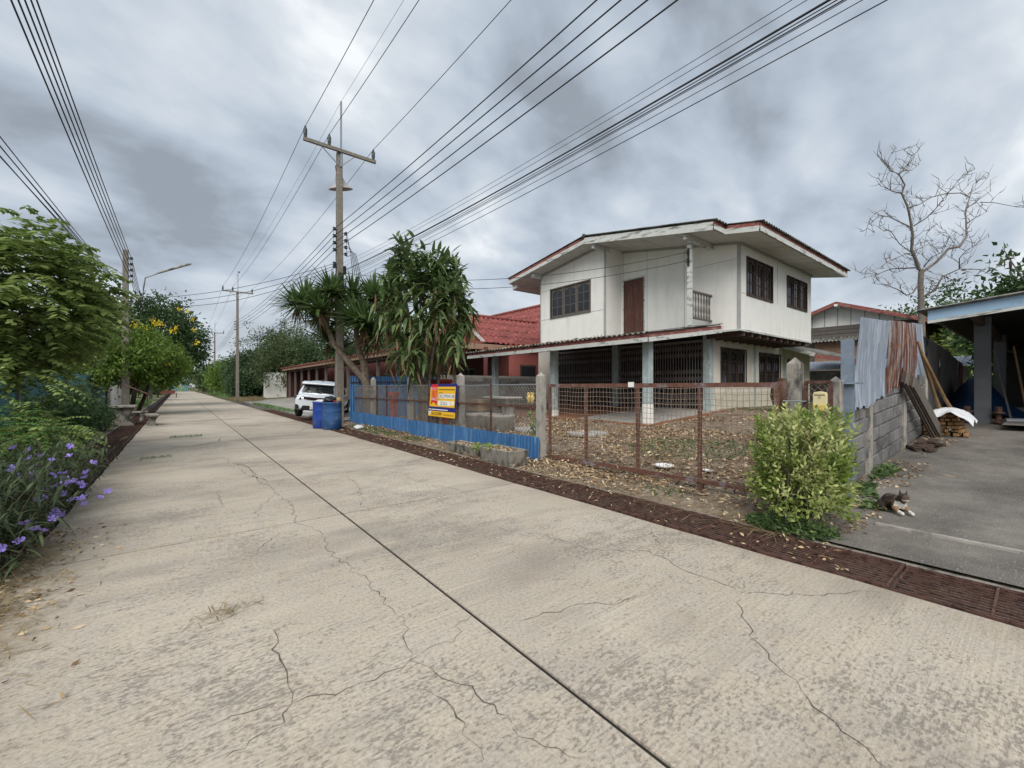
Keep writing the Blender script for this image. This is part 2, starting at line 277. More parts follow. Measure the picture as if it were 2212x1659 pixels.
class MB:
    def __init__(s): s.v = []; s.f = []
    def add(s, vs, fs):
        o = len(s.v); s.v += [tuple(p) for p in vs]; s.f += [tuple(i+o for i in f) for f in fs]; return s
    def ob(s, c, a, b, d):
        c, a, b, d = V(c), V(a), V(b), V(d)
        if a.cross(b).dot(d) < 0: d = -d
        vs = [c+i*a+j*b+k*d for k in (-1, 1) for j in (-1, 1) for i in (-1, 1)]
        return s.add(vs, [(0, 2, 3, 1), (4, 5, 7, 6), (0, 1, 5, 4), (2, 6, 7, 3), (0, 4, 6, 2), (1, 3, 7, 5)])
    def box(s, x0, x1, y0, y1, z0, z1):
        return s.ob(((x0+x1)/2, (y0+y1)/2, (z0+z1)/2), (abs(x1-x0)/2, 0, 0), (0, abs(y1-y0)/2, 0), (0, 0, abs(z1-z0)/2))
    def bar(s, p, q, w, h, up=(0, 0, 1)):
        p, q = V(p), V(q); d = (q-p); L = d.length; d.normalize(); up = V(up)
        if abs(d.dot(up)) > .99: up = V((1, 0, 0))
        sd = d.cross(up).normalized(); u2 = sd.cross(d)
        return s.ob((p+q)/2, d*L/2, sd*w/2, u2*h/2)
    def tube(s, pts, r, n=6, cap=True):
        pts = [V(p) for p in pts]; m = len(pts); rs = r if hasattr(r, '__len__') else [r]*m
        vs = []; ref = V((.3, .2, .93)).normalized()
        for i, p in enumerate(pts):
            d = (pts[min(i+1, m-1)]-pts[max(i-1, 0)]).normalized()
            a = d.cross(ref)
            if a.length < .05: a = d.cross(V((1, 0, 0)))
            a.normalize(); b = d.cross(a)
            vs += [p+rs[i]*(math.cos(2*math.pi*k/n)*a+math.sin(2*math.pi*k/n)*b) for k in range(n)]
        fs = [(i*n+k, i*n+(k+1) % n, (i+1)*n+(k+1) % n, (i+1)*n+k) for i in range(m-1) for k in range(n)]
        if cap: fs += [tuple(range(n))[::-1], tuple((m-1)*n+k for k in range(n))]
        return s.add(vs, fs)
    def lathe(s, c, prof, n=16):
        c = V(c); m = len(prof)
        vs = [c+V((r*math.cos(2*math.pi*k/n), r*math.sin(2*math.pi*k/n), z)) for r, z in prof for k in range(n)]
        fs = [(i*n+k, i*n+(k+1) % n, (i+1)*n+(k+1) % n, (i+1)*n+k) for i in range(m-1) for k in range(n)]
        if prof[0][0] > .001: fs.append(tuple(range(n))[::-1])
        if prof[-1][0] > .001: fs.append(tuple((m-1)*n+k for k in range(n)))
        return s.add(vs, fs)
    def prism(s, poly, off):
        n = len(poly); off = V(off); a = [V(p) for p in poly]; vs = a+[p+off for p in a]
        return s.add(vs, [tuple(range(n))[::-1], tuple(range(n, 2*n))]+[(i, (i+1) % n, n+(i+1) % n, n+i) for i in range(n)])
    def sheet(s, p0, u, v, nrm, wave=.076, amp=.009, rows=1, jit=0, th=.004):
        p0, u, v, nrm = V(p0), V(u), V(v), V(nrm).normalized()
        n = max(4, int(u.length/wave*6)); W = n+1; vs = []
        for sgn in (.5, -.5):
            for j in range(rows+1):
                for i in range(W):
                    a = amp*math.sin(2*math.pi*i/6)
                    q = p0+u*(i/n)+v*(j/rows)+nrm*(a+sgn*th)
                    if jit and j in (0, rows): q = q+v.normalized()*(jit*math.sin(i*.7+j*2)*.5+U(-jit, jit)*.5)
                    vs.append(q)
        o = W*(rows+1); fs = []
        for j in range(rows):
            for i in range(n):
                a = j*W+i; fs += [(a, a+1, a+1+W, a+W), (o+a, o+a+W, o+a+1+W, o+a+1)]
        for i in range(n): fs += [(i, o+i, o+i+1, i+1), (rows*W+i, rows*W+i+1, o+rows*W+i+1, o+rows*W+i)]
        for j in range(rows): fs += [(j*W, j*W+W, o+j*W+W, o+j*W), (j*W+n, o+j*W+n, o+j*W+W+n, j*W+W+n)]
        return s.add(vs, fs)
    def grid(s, fn, nu, nv):
        vs = [fn(i/nu, j/nv) for j in range(nv+1) for i in range(nu+1)]; W = nu+1
        return s.add(vs, [(j*W+i, j*W+i+1, (j+1)*W+i+1, (j+1)*W+i) for j in range(nv) for i in range(nu)])
    def build(s, name, mat, parent=None, smooth=False, base=None, bevel=0, sub=0):
        o = put(name, name, s.v, s.f, mat, parent, smooth, base=base)
        if bevel: b = o.modifiers.new('bevel', 'BEVEL'); b.width = bevel; b.segments = 1; b.limit_method = 'ANGLE'
        if sub: q = o.modifiers.new('sub', 'SUBSURF'); q.levels = sub; q.render_levels = sub
        return o
def copytree(o, loc=None, rotz=None, label=None, parent=None):
    c = o.copy(); col.objects.link(c)
    if parent is not None: c.parent = parent
    if loc is not None: c.location = loc
    if rotz is not None: c.rotation_euler.z = rotz
    if label: c['label'] = label
    for ch in o.children: copytree(ch, parent=c)
    return c
def text(s, p, ax, up, size, mat, parent, name='lettering', width=None, lift=.004, align='LEFT'):
    cu = bpy.data.curves.new('txt', 'FONT'); cu.body = s; cu.size = 1; cu.resolution_u = 2
    o = bpy.data.objects.new('txt', cu); col.objects.link(o)
    bpy.context.view_layer.update()
    me = bpy.data.meshes.new_from_object(o.evaluated_get(bpy.context.evaluated_depsgraph_get()))
    bpy.data.objects.remove(o)
    vs = np.array([v.co[:] for v in me.vertices]).reshape(-1, 3)
    if not len(vs): return None
    fs = [tuple(p_.vertices) for p_ in me.polygons]
    x0, x1, y0, y1 = vs[:, 0].min(), vs[:, 0].max(), vs[:, 1].min(), vs[:, 1].max()
    ax, up = V(ax).normalized(), V(up).normalized(); n = ax.cross(up)
    sy = size/(y1-y0); sxx = width/(x1-x0) if width else sy
    p = V(p)
    out = [p+ax*((v[0]-x0)*sxx)+up*((v[1]-y0)*sy)+n*lift for v in vs]
    return put(name, name, [tuple(q) for q in out], fs, mat, parent)

# ---- foliage (numpy) ----
def unit(a): return a/np.maximum(np.linalg.norm(a, axis=-1, keepdims=True), 1e-9)
def rdir(n): return unit(rng.normal(size=(n, 3)))
def kites(P, D, L, Wd, fold=.18, side=None):
    D = unit(np.asarray(D, float)); n = len(D); P = np.broadcast_to(np.asarray(P, float), (n, 3)); S = np.cross(D, rdir(n)) if side is None else side; S = unit(S); N = np.cross(S, D)
    L = np.broadcast_to(np.asarray(L, float), (n,))[:, None]; Wd = np.broadcast_to(np.asarray(Wd, float), (n,))[:, None]
    mid = P+D*L*.45; vs = np.stack([P, mid+S*Wd*.5+N*Wd*fold, P+D*L, mid-S*Wd*.5+N*Wd*fold], 1).reshape(-1, 3)
    i = np.arange(n)[:, None]*4; fs = np.concatenate([i+np.array([[0, 1, 2]]), i+np.array([[0, 2, 3]])], 1).reshape(-1, 3)
    return vs, fs
def strips(P, D, L, Wd, droop, seg=4, side=None):
    D = unit(np.asarray(D, float)); n = len(D); P = np.broadcast_to(np.asarray(P, float), (n, 3)); up = np.array([0, 0, 1.]); S = np.cross(D, up+rdir(n)*.15) if side is None else side; S = unit(S)
    L = np.broadcast_to(np.asarray(L, float), (n,))[:, None]; Wd = np.broadcast_to(np.asarray(Wd, float), (n,))[:, None]; droop = np.broadcast_to(np.asarray(droop, float), (n,))[:, None]
    rows = []
    for k in range(seg+1):
        t = k/seg; c = P+D*L*t-up*droop*L*t*t; wd = Wd*(.5*min(1, t*4+.35)*(1-t**2.5)+.015)
        N = np.cross(S, D)*Wd*.12*(1-t); rows += [c+S*wd+N, c-S*wd+N]
    vs = np.stack(rows, 1).reshape(-1, 3); m = 2*(seg+1); i = np.arange(n)[:, None]*m
    q = np.concatenate([i+np.array([[2*k, 2*k+1, 2*k+3, 2*k+2]]) for k in range(seg)], 1).reshape(-1, 4)
    return vs, q
def join(parts):
    vs = []; fs = []; o = 0
    for v, f in parts: vs.append(v); fs.append(f+o); o += len(v)
    return np.concatenate(vs), np.concatenate(fs)
def crown_pts(c, r, n, hollow=.45, lump=.35):
    d = rdir(n); th = np.arctan2(d[:, 1], d[:, 0]); k = 1+lump*(np.sin(3*th+c[0])*.4+np.sin(5*d[:, 2]*2+c[1]+2*th)*.5+rng.normal(size=n)*.25)
    rad = (hollow+(1-hollow)*rng.random(n)**.6)*k
    return np.array(c)+d*np.array(r)*rad[:, None], d
def clump_leaves(C, d, per, spread, L, Wd, down=.3, out=.6, fold=.18):
    n = len(C)*per; P = np.repeat(C, per, 0)+rng.normal(size=(n, 3))*np.array(spread); D = np.repeat(d, per, 0)*out+rdir(n)*.8+np.array([0, 0, -down])
    return kites(P, D, L*rng.uniform(.6, 1.25, n), Wd*rng.uniform(.7, 1.2, n), fold)
def pinnate(P, D, Lr, pairs, l, wd, droop=.5):
    out = []; n = len(P); D = unit(D); up = np.array([0, 0, 1.]); S = unit(np.cross(D, up)+1e-6)
    for k in range(pairs):
        t = (k+.6)/pairs; c = P+D*Lr[:, None]*t-up*(droop*Lr*t*t)[:, None]; dd = unit(D-up*2*droop*t)
        sc = (1-.45*abs(t-.45))
        for sg in (-1, 1):
            q = unit(S*sg+dd*.35-up*.35+rng.normal(size=(n, 3))*.15)
            out.append(kites(c, q, l*sc*rng.uniform(.8, 1.15, n), wd*sc, .1, side=unit(np.cross(q, up+rng.normal(size=(n, 3))*.25))))
    return join(out)
def tree(name, label, base, trunk, crowns, leaf, L, Wd, per=14, spread=.3, group=None, bark='bark_dark', limbs=5, down=.3, hollow=.45, tr=.12, extra=None):
    """crowns: list of (centre, radii, clumps)"""
    t = thing(name, label, 'tree', base, group); b = MB(); top = V(trunk[-1])
    n = len(trunk); b.tube(trunk, [tr*(1-.45*i/(n-1)) for i in range(n)], 7)
    parts = []
    for c, r, k in crowns:
        C, d = crown_pts(c, r, k, hollow); parts.append(clump_leaves(C, d, per, spread, L, Wd, down))
        for i in range(limbs):
            q = V(C[i]); mid = top.lerp(q, .5)+V((U(-.2, .2), U(-.2, .2), U(0, .3))); b.tube([top-V((0, 0, .1)), mid, q], [tr*.5, tr*.3, tr*.1], 5, False)
    b.build('trunk', bark, t, True); vs, fs = join(parts); put('crown', 'crown', vs, fs, leaf, t)
    return t
# ---------------- setting: ground, road, drains ----------------
prof = [(-400, .0), (-30, .0), (-4, .0), (-1.72, -.005), (-1.70, -.40), (-1.03, -.40), (-1.02, -.17), (3.98, -.17), (4.0, -.42), (4.66, -.42), (4.68, -.006), (4.8, -.006)]
prof += [(x, zg(x)-.006) for x in np.linspace(5.1, 15.3, 24)]+[(30, .64), (60, .64), (500, .64)]
ys = [-60]+list(np.arange(-8, 24, .4))+list(range(24, 80, 4))+[100, 150, 250, 500, 900]
gv = []; gf = []; mi = []; W = len(prof)
for j, y in enumerate(ys):
    for (x, z) in prof:
        dz = 0
        if 4.9 < x < 15 and y < 24: dz = .02*math.sin(x*2.3+y*1.1)+.015*math.sin(x*5.1-y*3.7)
        gv.append((x, y, z+dz))
for j in range(len(ys)-1):
    for i in range(W-1):
        gf.append((j*W+i, j*W+i+1, (j+1)*W+i+1, (j+1)*W+i)); mi.append(2 if prof[i][1] < -.3 and prof[i+1][1] < -.3 else 0 if (3.9 < prof[i][0] < 15.2 and ys[j] < 19) or -2 < prof[i][0] < 4 else 1)
tag(put('ground', 'ground', gv, gf, ['dirt', 'grass_ground', 'trench'], mi=mi, base=(0, 0, 0)), kind='structure')

road = MB().box(-1.0, 3.97, -12, 160, -.168, -.12).build('road', 'dark', base=(0, 0, 0)); tag(road, kind='structure')
JX = 1.47; joints = [-14.0, -5.0]+[4.98+4.9*k for k in range(32)]
for j in range(len(joints)-1):
    y0, y1 = joints[j]+.012, joints[j+1]-.012
    for (x0, x1) in ((-1.0, JX-.013), (JX+.013, 3.97)):
        m = MB(); n = 1 if y0 > 25 else 20
        # ragged outer edge towards the drain
        for i in range(n):
            a, b_ = y0+(y1-y0)*i/n, y0+(y1-y0)*(i+1)/n
            e0 = (.008*math.sin(a*2.1)+.007*math.sin(a*7.3)) if n > 1 else 0; e1 = (.008*math.sin(b_*2.1)+.007*math.sin(b_*7.3)) if n > 1 else 0
            if x0 < 0: xa, xb, xc, xd = x0+e0, x0+e1, x1, x1
            else: xa, xb, xc, xd = x0, x0, x1+e0, x1+e1
            zt = 0.0; m.prism([(xa, a, zt), (xc, a, zt), (xd, b_, zt), (xb, b_, zt)], (0, 0, -.12))
        m.build('slab', 'road', road)
MB().box(JX-.012, JX+.012, -14, 150, -.06, -.010).build('joint_strip', 'dark', road)  # near-black strip set low in the groove, darkens the centre joint
# cracks traced along the slabs: thin dirt-filled ribbons
def crack(px, wid=.0034, rough=.03):
    pts = [on_g(u, v) for u, v in px]; fine = []
    for a, b_ in zip(pts[:-1], pts[1:]):
        n = max(2, int((b_-a).length/.05)); dn = (b_-a).cross(V((0, 0, 1))).normalized()
        for i in range(n):
            fine.append(a.lerp(b_, i/n)+dn*(U(-rough, rough) if i else 0))
    fine.append(pts[-1]); m = MB(); vs = []
    for i, p in enumerate(fine):
        d = (fine[min(i+1, len(fine)-1)]-fine[max(i-1, 0)]).normalized(); s = V((-d.y, d.x, 0)); w_ = wid*(U(.2, 1.0) if U(0, 1) < .9 else U(1., 1.5))*min(1, .3+min(i, len(fine)-1-i)*.2)
        vs += [(p.x+s.x*w_, p.y+s.y*w_, .0022), (p.x-s.x*w_, p.y-s.y*w_, .0022)]
    m.add(vs, [(2*i, 2*i+1, 2*i+3, 2*i+2) for i in range(len(fine)-1)]); m.build('crack', 'crack', road)
def zl(px): return [(x*.4999, 987.5+y*.4999) for x, y in px]          # zoom of the lower-left quarter
def zr(px): return [(1106+x*.4999, 1042.3+y*.4999) for x, y in px]    # zoom of the lower-right quarter
for px in (zl([(985, 5), (980, 35), (1045, 55), (1050, 70), (1110, 90), (1130, 115), (1170, 125), (1200, 160), (1250, 195), (1270, 250), (1290, 290), (1330, 300)]),
           zl([(1330, 298), (1395, 335), (1410, 400), (1470, 440), (1530, 500), (1590, 530), (1640, 600), (1700, 660), (1745, 720), (1750, 800), (1770, 880)]),
           zl([(1770, 880), (1700, 920), (1620, 965), (1500, 1000), (1400, 1025), (1260, 1070), (1230, 1150), (1120, 1200), (1060, 1260), (960, 1310)]),
           zl([(1770, 880), (1860, 910), (1950, 970), (2040, 990), (2090, 1060), (2150, 1110), (2212, 1150)]),
           zl([(1770, 880), (1860, 820), (1960, 800), (1990, 710), (2030, 690)]), zl([(1160, 740), (1190, 760), (1205, 850), (1225, 900), (1245, 990), (1260, 1070)]),
           zl([(1800, 1000), (1880, 1030), (1960, 1090), (2010, 1150), (2040, 1230), (2090, 1310)]), zl([(1240, 1050), (1150, 1080), (1000, 1120), (900, 1165)]),
           zl([(1100, 270), (1120, 220), (1160, 180), (1200, 160)]), zl([(1480, 75), (1540, 110), (1560, 170), (1570, 215), (1620, 235)]), zl([(1110, 410), (1150, 370), (1210, 335)]),
           zl([(940, 140), (950, 180), (955, 220)]), zl([(1740, 75), (1800, 105), (1900, 125), (1980, 140), (2020, 160)]), zl([(200, 90), (0, 0)]) if 0 else zl([(430, 560), (450, 520), (520, 495)]),
           zr([(600, 200), (615, 230), (640, 260), (645, 295)]), zr([(130, 230), (220, 255), (330, 290), (500, 295), (600, 300), (690, 350), (800, 400), (910, 440), (970, 470)]),
           zr([(970, 470), (1080, 475), (1250, 485), (1400, 480), (1520, 470), (1600, 478)]), zr([(970, 470), (970, 520), (1010, 600), (1060, 690), (1110, 740), (1170, 820), (1250, 900), (1300, 970), (1400, 1040), (1480, 1110), (1560, 1180), (1620, 1233)]),
           zr([(0, 598), (110, 580), (230, 545), (330, 525), (470, 520), (580, 490)]), zr([(0, 1060), (90, 1110), (200, 1150), (290, 1195)])):
    crack(px)
for px in ([(355, 962), (400, 967), (440, 960), (470, 955)], [(470, 955), (478, 945)], [(505, 1000), (540, 1010), (552, 1030), (580, 1040)], [(640, 935), (660, 925)], [(880, 1000), (930, 985), (960, 975)]): crack(px, .01)

# drains: concrete channel lips and steel grates
for nm, x0, x1 in (('drain_channel', -1.74, -1.70), ('drain_channel', 4.66, 4.72)):
    tag(MB().box(x0, x1, -8, 60, -.42, .004 if x0 < 0 else -.001).build(nm, 'conc_dark', base=(x0, 0, -.4)), kind='structure')
def grate(L, W, nb, nc):
    m = MB()
    for i in range(nb): x = -W/2+W*(i+.5)/nb; m.box(x-.0045, x+.0045, 0, L, -.012, 0)
    for i in range(nc): y = .012+(L-.024)*i/(nc-1); m.box(-W/2, W/2, y-.007, y+.007, -.015, .008)
    m.box(-W/2-.014, -W/2, 0, L, -.05, .002); m.box(W/2, W/2+.014, 0, L, -.05, .002)
    return m
gm = grate(.97, .60, 11, 3); first = None
for k in range(34):
    y = -3.2+.98*k
    if first is None: first = gm.build('drain_grate', 'rust', base=(0, 0, 0)); o = first
    else: o = first.copy(); col.objects.link(o)
    o.location = (4.345+U(-.008, .008), y, .004 if y < 5 else -.004); o.rotation_euler = (U(-.01, .01), U(-.008, .008), U(-.008, .008))
    lab = 'rusty bar grate over the drain across the dark driveway mouth' if y < .9 else 'leaf strewn rusty bar grate over the drain beside the variegated bush' if y < 2.2 else 'rusty bar grate over the drain in front of the mesh gate' if y < 5.8 else 'leaf strewn rusty bar grate beside the concrete trough planters' if y < 8.2 else 'rusty bar grate over the drain along the blue sheet fence' if y < 15 else 'rusty bar grate over the drain behind the parked car and drums'
    tag(o, lab, 'drain grate', 'grates along the drain beside the house lots')
gm = grate(.97, .60, 10, 3); first = None
for k in range(32):
    y = 3.0+.98*k
    if first is None: first = gm.build('drain_grate', 'rust', base=(0, 0, 0)); o = first
    else: o = first.copy(); col.objects.link(o)
    o.location = (-1.365+U(-.008, .008), y, -.003); o.rotation_euler = (U(-.01, .01), U(-.008, .008), U(-.008, .008))
    tag(o, 'dark red rusty grate over the drain beside the stone benches and flowering verge', 'drain grate', 'grates along the drain beside the verge')

# driveway of the carport, its gate rail; apron of the red-roofed house
def slope_sheet(x0, x1, y0, y1, dz, n=14):
    m = MB(); m.grid(lambda a, b_: (x0+(x1-x0)*a, y0+(y1-y0)*b_, zg(x0+(x1-x0)*a)+dz), n, 4); return m
tag(slope_sheet(4.72, 26, -14, 1.60, .022, 40).build('driveway', 'drive', base=(4.7, 0, 0)), kind='structure')
tag(slope_sheet(4.75, 8.9, 17.9, 48, .03, 10).build('apron', 'apron', base=(4.7, 20, 0)), kind='structure')
tag(slope_sheet(8.9, 15.2, 17.6, 52, .032, 10).build('carport_floor', 'apron', base=(9, 20, 0)), kind='structure')
m = MB().box(5.47, 5.53, -6, 1.08, zg(5.5)+.0, zg(5.5)+.042).build('gate_rail', 'conc')
tag(m, 'narrow steel gate rail set across the dark driveway near the cat', 'gate rail')
# dark building far at the end and pale road end wall
tag(MB().box(-1.2, 2.4, 162, 162.3, 0, 1.8).build('end_wall', 'teal_fence'), 'low blue wall closing the far end of the road', 'wall')
# ---------------- the white two-storey house ----------------
house = thing('house', 'white two storey house with shallow gable roof, balcony and folding steel gates', 'house', (14, 10, .6))
def wallx(X, th, y0, y1, z0, z1, holes):      # wall in a plane X = const with rectangular openings
    m = MB(); ys_ = sorted({y0, y1, *[h for q in holes for h in q[:2]]}); zs = sorted({z0, z1, *[h for q in holes for h in q[2:]]})
    for a, b_ in zip(ys_[:-1], ys_[1:]):
        for c, d in zip(zs[:-1], zs[1:]):
            if not any(q[0] <= (a+b_)/2 <= q[1] and q[2] <= (c+d)/2 <= q[3] for q in holes): m.box(X, X+th, a, b_, c, d)
    return m
def wally(Y, th, x0, x1, z0, z1, holes):
    m = MB(); xs = sorted({x0, x1, *[h for q in holes for h in q[:2]]}); zs = sorted({z0, z1, *[h for q in holes for h in q[2:]]})
    for a, b_ in zip(xs[:-1], xs[1:]):
        for c, d in zip(zs[:-1], zs[1:]):
            if not any(q[0] <= (a+b_)/2 <= q[1] and q[2] <= (c+d)/2 <= q[3] for q in holes): m.box(a, b_, Y, Y+th, c, d)
    return m
RY, RZ = 10.97, 7.16
def zroof(y): return RZ-.18*(RY-y) if y < RY else RZ-.14*(y-RY)
SO = .25                                   # soffit below roof sheet
# upper walls
XR, XB = 13.9, 12.87; YR, YB0, YB1, XE = 6.05, 10.56, 14.24, 20.37
door = (9.54, 10.46, 3.45, 5.62)
def gable(m, X, th, y0, y1, z0):
    pts = [(X, y0, z0), (X, y1, z0), (X, y1, zroof(y1)-SO+.02)]
    if y0 < RY < y1: pts.append((X, RY, zroof(RY)-SO+.02))
    pts.append((X, y0, zroof(y0)-SO+.02)); m.prism(pts, (th, 0, 0))
m = wallx(XR, .1, YR, YB0, 3.28, 5.9, [door]); gable(m, XR, .1, YR, YB0, 5.9); m.build('facade_wall', 'white', house)
bw = (11.30, 13.57, 4.45, 5.68)
m = wallx(XB, .1, YB0, YB1, 3.3, 5.9, [bw]); gable(m, XB, .1, YB0, YB1, 5.9)
m.build('bay_wall', 'white', house)
m = MB(); zt = zroof(YB0)-SO+.02; m.box(XB+.1, XR, YB0, YB0+.1, 3.3, zt); zt = zroof(YB1)-SO+.02; m.box(XB+.1, XE, YB1-.1, YB1, 3.3, zt); m.build('side_wall', 'white', house)
W1, W2 = (14.41, 16.44, 4.43, 5.62), (17.8, 19.84, 4.47, 5.56)
wally(YR, .1, XR+.1, XE, 3.28, zroof(YR)-SO+.05, [W1, W2]).build('end_wall', 'white', house)
MB().box(XE-.1, XE, YR+.1, YB1-.1, 3.28, 6).build('rear_wall', 'white', house)
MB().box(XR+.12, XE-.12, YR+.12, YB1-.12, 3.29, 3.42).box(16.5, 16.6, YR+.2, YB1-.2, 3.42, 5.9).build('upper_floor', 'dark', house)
m = MB().box(XB+.1, XR+.1, 6.9, YB1-.1, 3.28, 3.40); m.build('balcony_floor', 'grey_wood', house)
# corner boards, floor edge, panel joints
m = MB(); m.box(XR-.015, XR+.07, YR-.015, YR+.0, 3.24, 6.02); m.box(XR-.015, XR, YR, YR+.07, 3.24, 6.02); m.build('corner_board', 'batten', house)
m = MB(); m.box(XR-.012, XE+.02, YR-.02, YR-.002, 3.22, 3.28); m.build('floor_edge', 'trim', house)
MB().box(XR-.02, XR-.002, YR, 9.5, 3.22, 3.28).build('floor_edge', 'trim', house)
m = MB().box(XB-.02, XB-.002, YB0-.01, YB0+.05, 3.3, zroof(YB0)-SO); m.box(XB-.018, XB+.03, YB0-.02, YB0-.002, 3.3, zroof(YB0)-SO); m.build('corner_board', 'batten', house)
MB().box(XB-.018, XB-.002, YB1-.04, YB1+.01, 3.3, zroof(YB1)-SO).build('corner_board', 'batten', house)
m = MB()
for z in (4.42, 5.70): m.box(XB-.006, XB-.001, YB0+.06, YB1-.05, z-.008, z+.008) if z < 4.43 else m.box(XB-.006, XB-.001, 13.62, YB1-.05, z-.008, z+.008)
for y in (9.40, 7.9, 10.48): m.box(XR-.006, XR-.001, y-.007, y+.007, 3.45, zroof(y)-SO-.02)
m.box(XR-.006, XR-.001, YR+.08, 7.6, 5.5, 5.512); m.box(XR+.1, W1[0], YR-.006, YR-.001, 4.43, 4.442); m.box(16.9, 16.914, YR-.006, YR-.001, 4.4, 5.9)
tag(m.build('panel_joint', 'batten', house), kind='stuff')
# boards where wall meets soffit
m = MB(); m.bar((XR-.03, YR, zroof(YR)-SO-.05), (XR-.03, YB0, zroof(YB0)-SO-.05), .05, .07); m.build('cornice', 'batten', house)
m = MB(); m.bar((XR, YR-.03, zroof(YR)-SO-.04), (XE, YR-.03, zroof(YR)-SO-.04), .05, .07); m.build('cornice', 'batten', house)
m = MB(); m.bar((XB-.03, YB0, zroof(YB0)-SO-.06), (XB-.03, RY, zroof(RY)-SO-.06), .05, .07); m.bar((XB-.03, RY, zroof(RY)-SO-.06), (XB-.03, YB1, zroof(YB1)-SO-.05), .05, .07); m.build('cornice', 'batten', house)
# roof
XM, XF, XT = 12.85, 12.17, 21.06; YA, YBv, YC, YD = 6.03, 5.05, 15.62, 16.2
def rp(x, y, dz=0): return V((x, y, zroof(y)+dz))
m = MB()
for (x0, x1, ya, yb, ov) in ((XM-.06, XT+.1, YBv, RY, .13), (XF-.07, XM, YA, RY, .13), (XM-.06, XT+.1, YD, RY, .13), (XF-.07, XM, YC, RY, .13)):
    s = -1 if ya < RY else 1; a = rp(x0, ya+s*ov, .035); a.z -= ov*.16
    m.sheet(a, (x1-x0, 0, 0), rp(x0, yb, .035)-a, (0, 0, 1), .177, .026, 1, 0, .008)
roof = m.build('roof', 'fibre', house)
m = MB().tube([rp(XF-.08, RY, .03), rp(XT, RY, .03)], .07, 8); m.build('ridge_cap', 'fibre', roof)
def soff(x0, x1, ya, yb):
    m = MB(); m.prism([rp(x0, ya, -SO), rp(x1, ya, -SO), rp(x1, yb, -SO), rp(x0, yb, -SO)], (0, 0, -.012)); m.build('soffit', 'soffit', house)
soff(XM, XT, YBv+.02, RY); soff(XF+.02, XM, YA+.02, RY); soff(XM, XT, RY, YD-.02); soff(XF+.02, XM, RY, YC-.02)
m = MB()
for y in (7.3, 8.6, 9.9): m.bar(rp(XF+.03, y, -SO-.014), rp(XR-.06, y, -SO-.014), .02, .008)
for x in (15, 17, 19): m.bar(rp(x, YBv+.05, -SO-.014), rp(x, YR-.06, -SO-.014), .02, .008)
tag(m.build('soffit_joint', 'batten', house), kind='stuff')
def fascia(p, q, nm1='trim_red', nm2='trim', out=(0, 0, 0), hi=-.02, mid=-.125, lo=-.27):
    p, q, out = V(p), V(q), V(out); z = V((0, 0, 1))
    MB().bar(p+out+z*(hi+mid)/2, q+out+z*(hi+mid)/2, .03, hi-mid).build('fascia_board', nm1, house)
    MB().bar(p+out*1.6+z*(mid+lo)/2, q+out*1.6+z*(mid+lo)/2, .03, mid-lo).build('fascia_board', nm2, house)
o_ = (-.02, 0, 0)
fascia(rp(XF, YA), rp(XF, RY), 'trim', 'trim', o_, -.05, -.17, -.29); fascia(rp(XF, RY), rp(XF, YC), 'trim_red', 'trim', o_)
fascia(rp(XM, YBv), rp(XM, YA), 'trim_red', 'trim', o_); fascia(rp(XM, YC), rp(XM, YD), 'trim_red', 'trim', o_)
o_ = (0, -.02, 0); fascia(rp(XF, YA), rp(XM, YA), out=o_); fascia(rp(XM, YBv), rp(XT, YBv), out=o_)
o_ = (0, .02, 0); fascia(rp(XF, YC), rp(XM, YC), out=o_); fascia(rp(XM, YD), rp(XT, YD), out=o_)
for y, x0, x1 in ((6.95, 11.95-.0+.3, XR), (YB0+.05, XF+.05, XB+.3), (YB1-.1, XF+.1, XB)):
    MB().box(x0, x1, y-.06, y+.06, zroof(y)-SO-.20, zroof(y)-SO-.03).build('roof_beam', 'trim', house)
# balcony post, railing, bracket
m = MB().box(12.48, 12.60, 6.89, 7.01, 3.36, zroof(6.95)-SO-.18); post = m.build('balcony_post', 'trim', house)
rail = MB().bar((12.6, 6.95, 4.45), (13.9, 6.95, 4.45), .07, .06).build('railing', 'grey_wood', house); MB().bar((12.6, 6.95, 3.62), (13.9, 6.95, 3.62), .06, .06).build('bottom_rail', 'grey_wood', rail)
for k in range(7):
    x = 12.72+k*.175; MB().lathe((x, 6.95, 3.64), [(.028, 0), (.028, .1), (.018, .14), (.036, .24), (.026, .36), (.014, .42), (.014, .46), (.026, .52), (.034, .62), (.018, .7), (.028, .74), (.028, .8)], 8).build('baluster', 'grey_wood', rail, True)
m = MB().box(12.44, 12.48, 6.92, 6.98, 5.2, 5.75)
for z in (5.35, 5.62): m.lathe((12.40, 6.95, z-.06), [(.02, 0), (.045, .01), (.03, .04), (.03, .07), (.045, .1), (.02, .11)], 8)
m.build('wire_bracket', 'insul', post)
# upper door
dm = MB().box(XR-.02, XR+.06, door[0]-.05, door[0], door[2], door[3]+.05).box(XR-.02, XR+.06, door[1], door[1]+.05, door[2], door[3]+.05).box(XR-.02, XR+.06, door[0], door[1], door[3], door[3]+.05)
df = dm.build('door', 'trim', house)
for k in range(2): MB().box(XR+.02, XR+.06, door[0]+.01+k*.455, door[0]+.455+k*.455, door[2], door[3]-.01).box(XR+.01, XR+.02, door[0]+.06+k*.455, door[0]+.12+k*.455, door[2], door[3]-.02).build('door_leaf', 'door_wood', df)
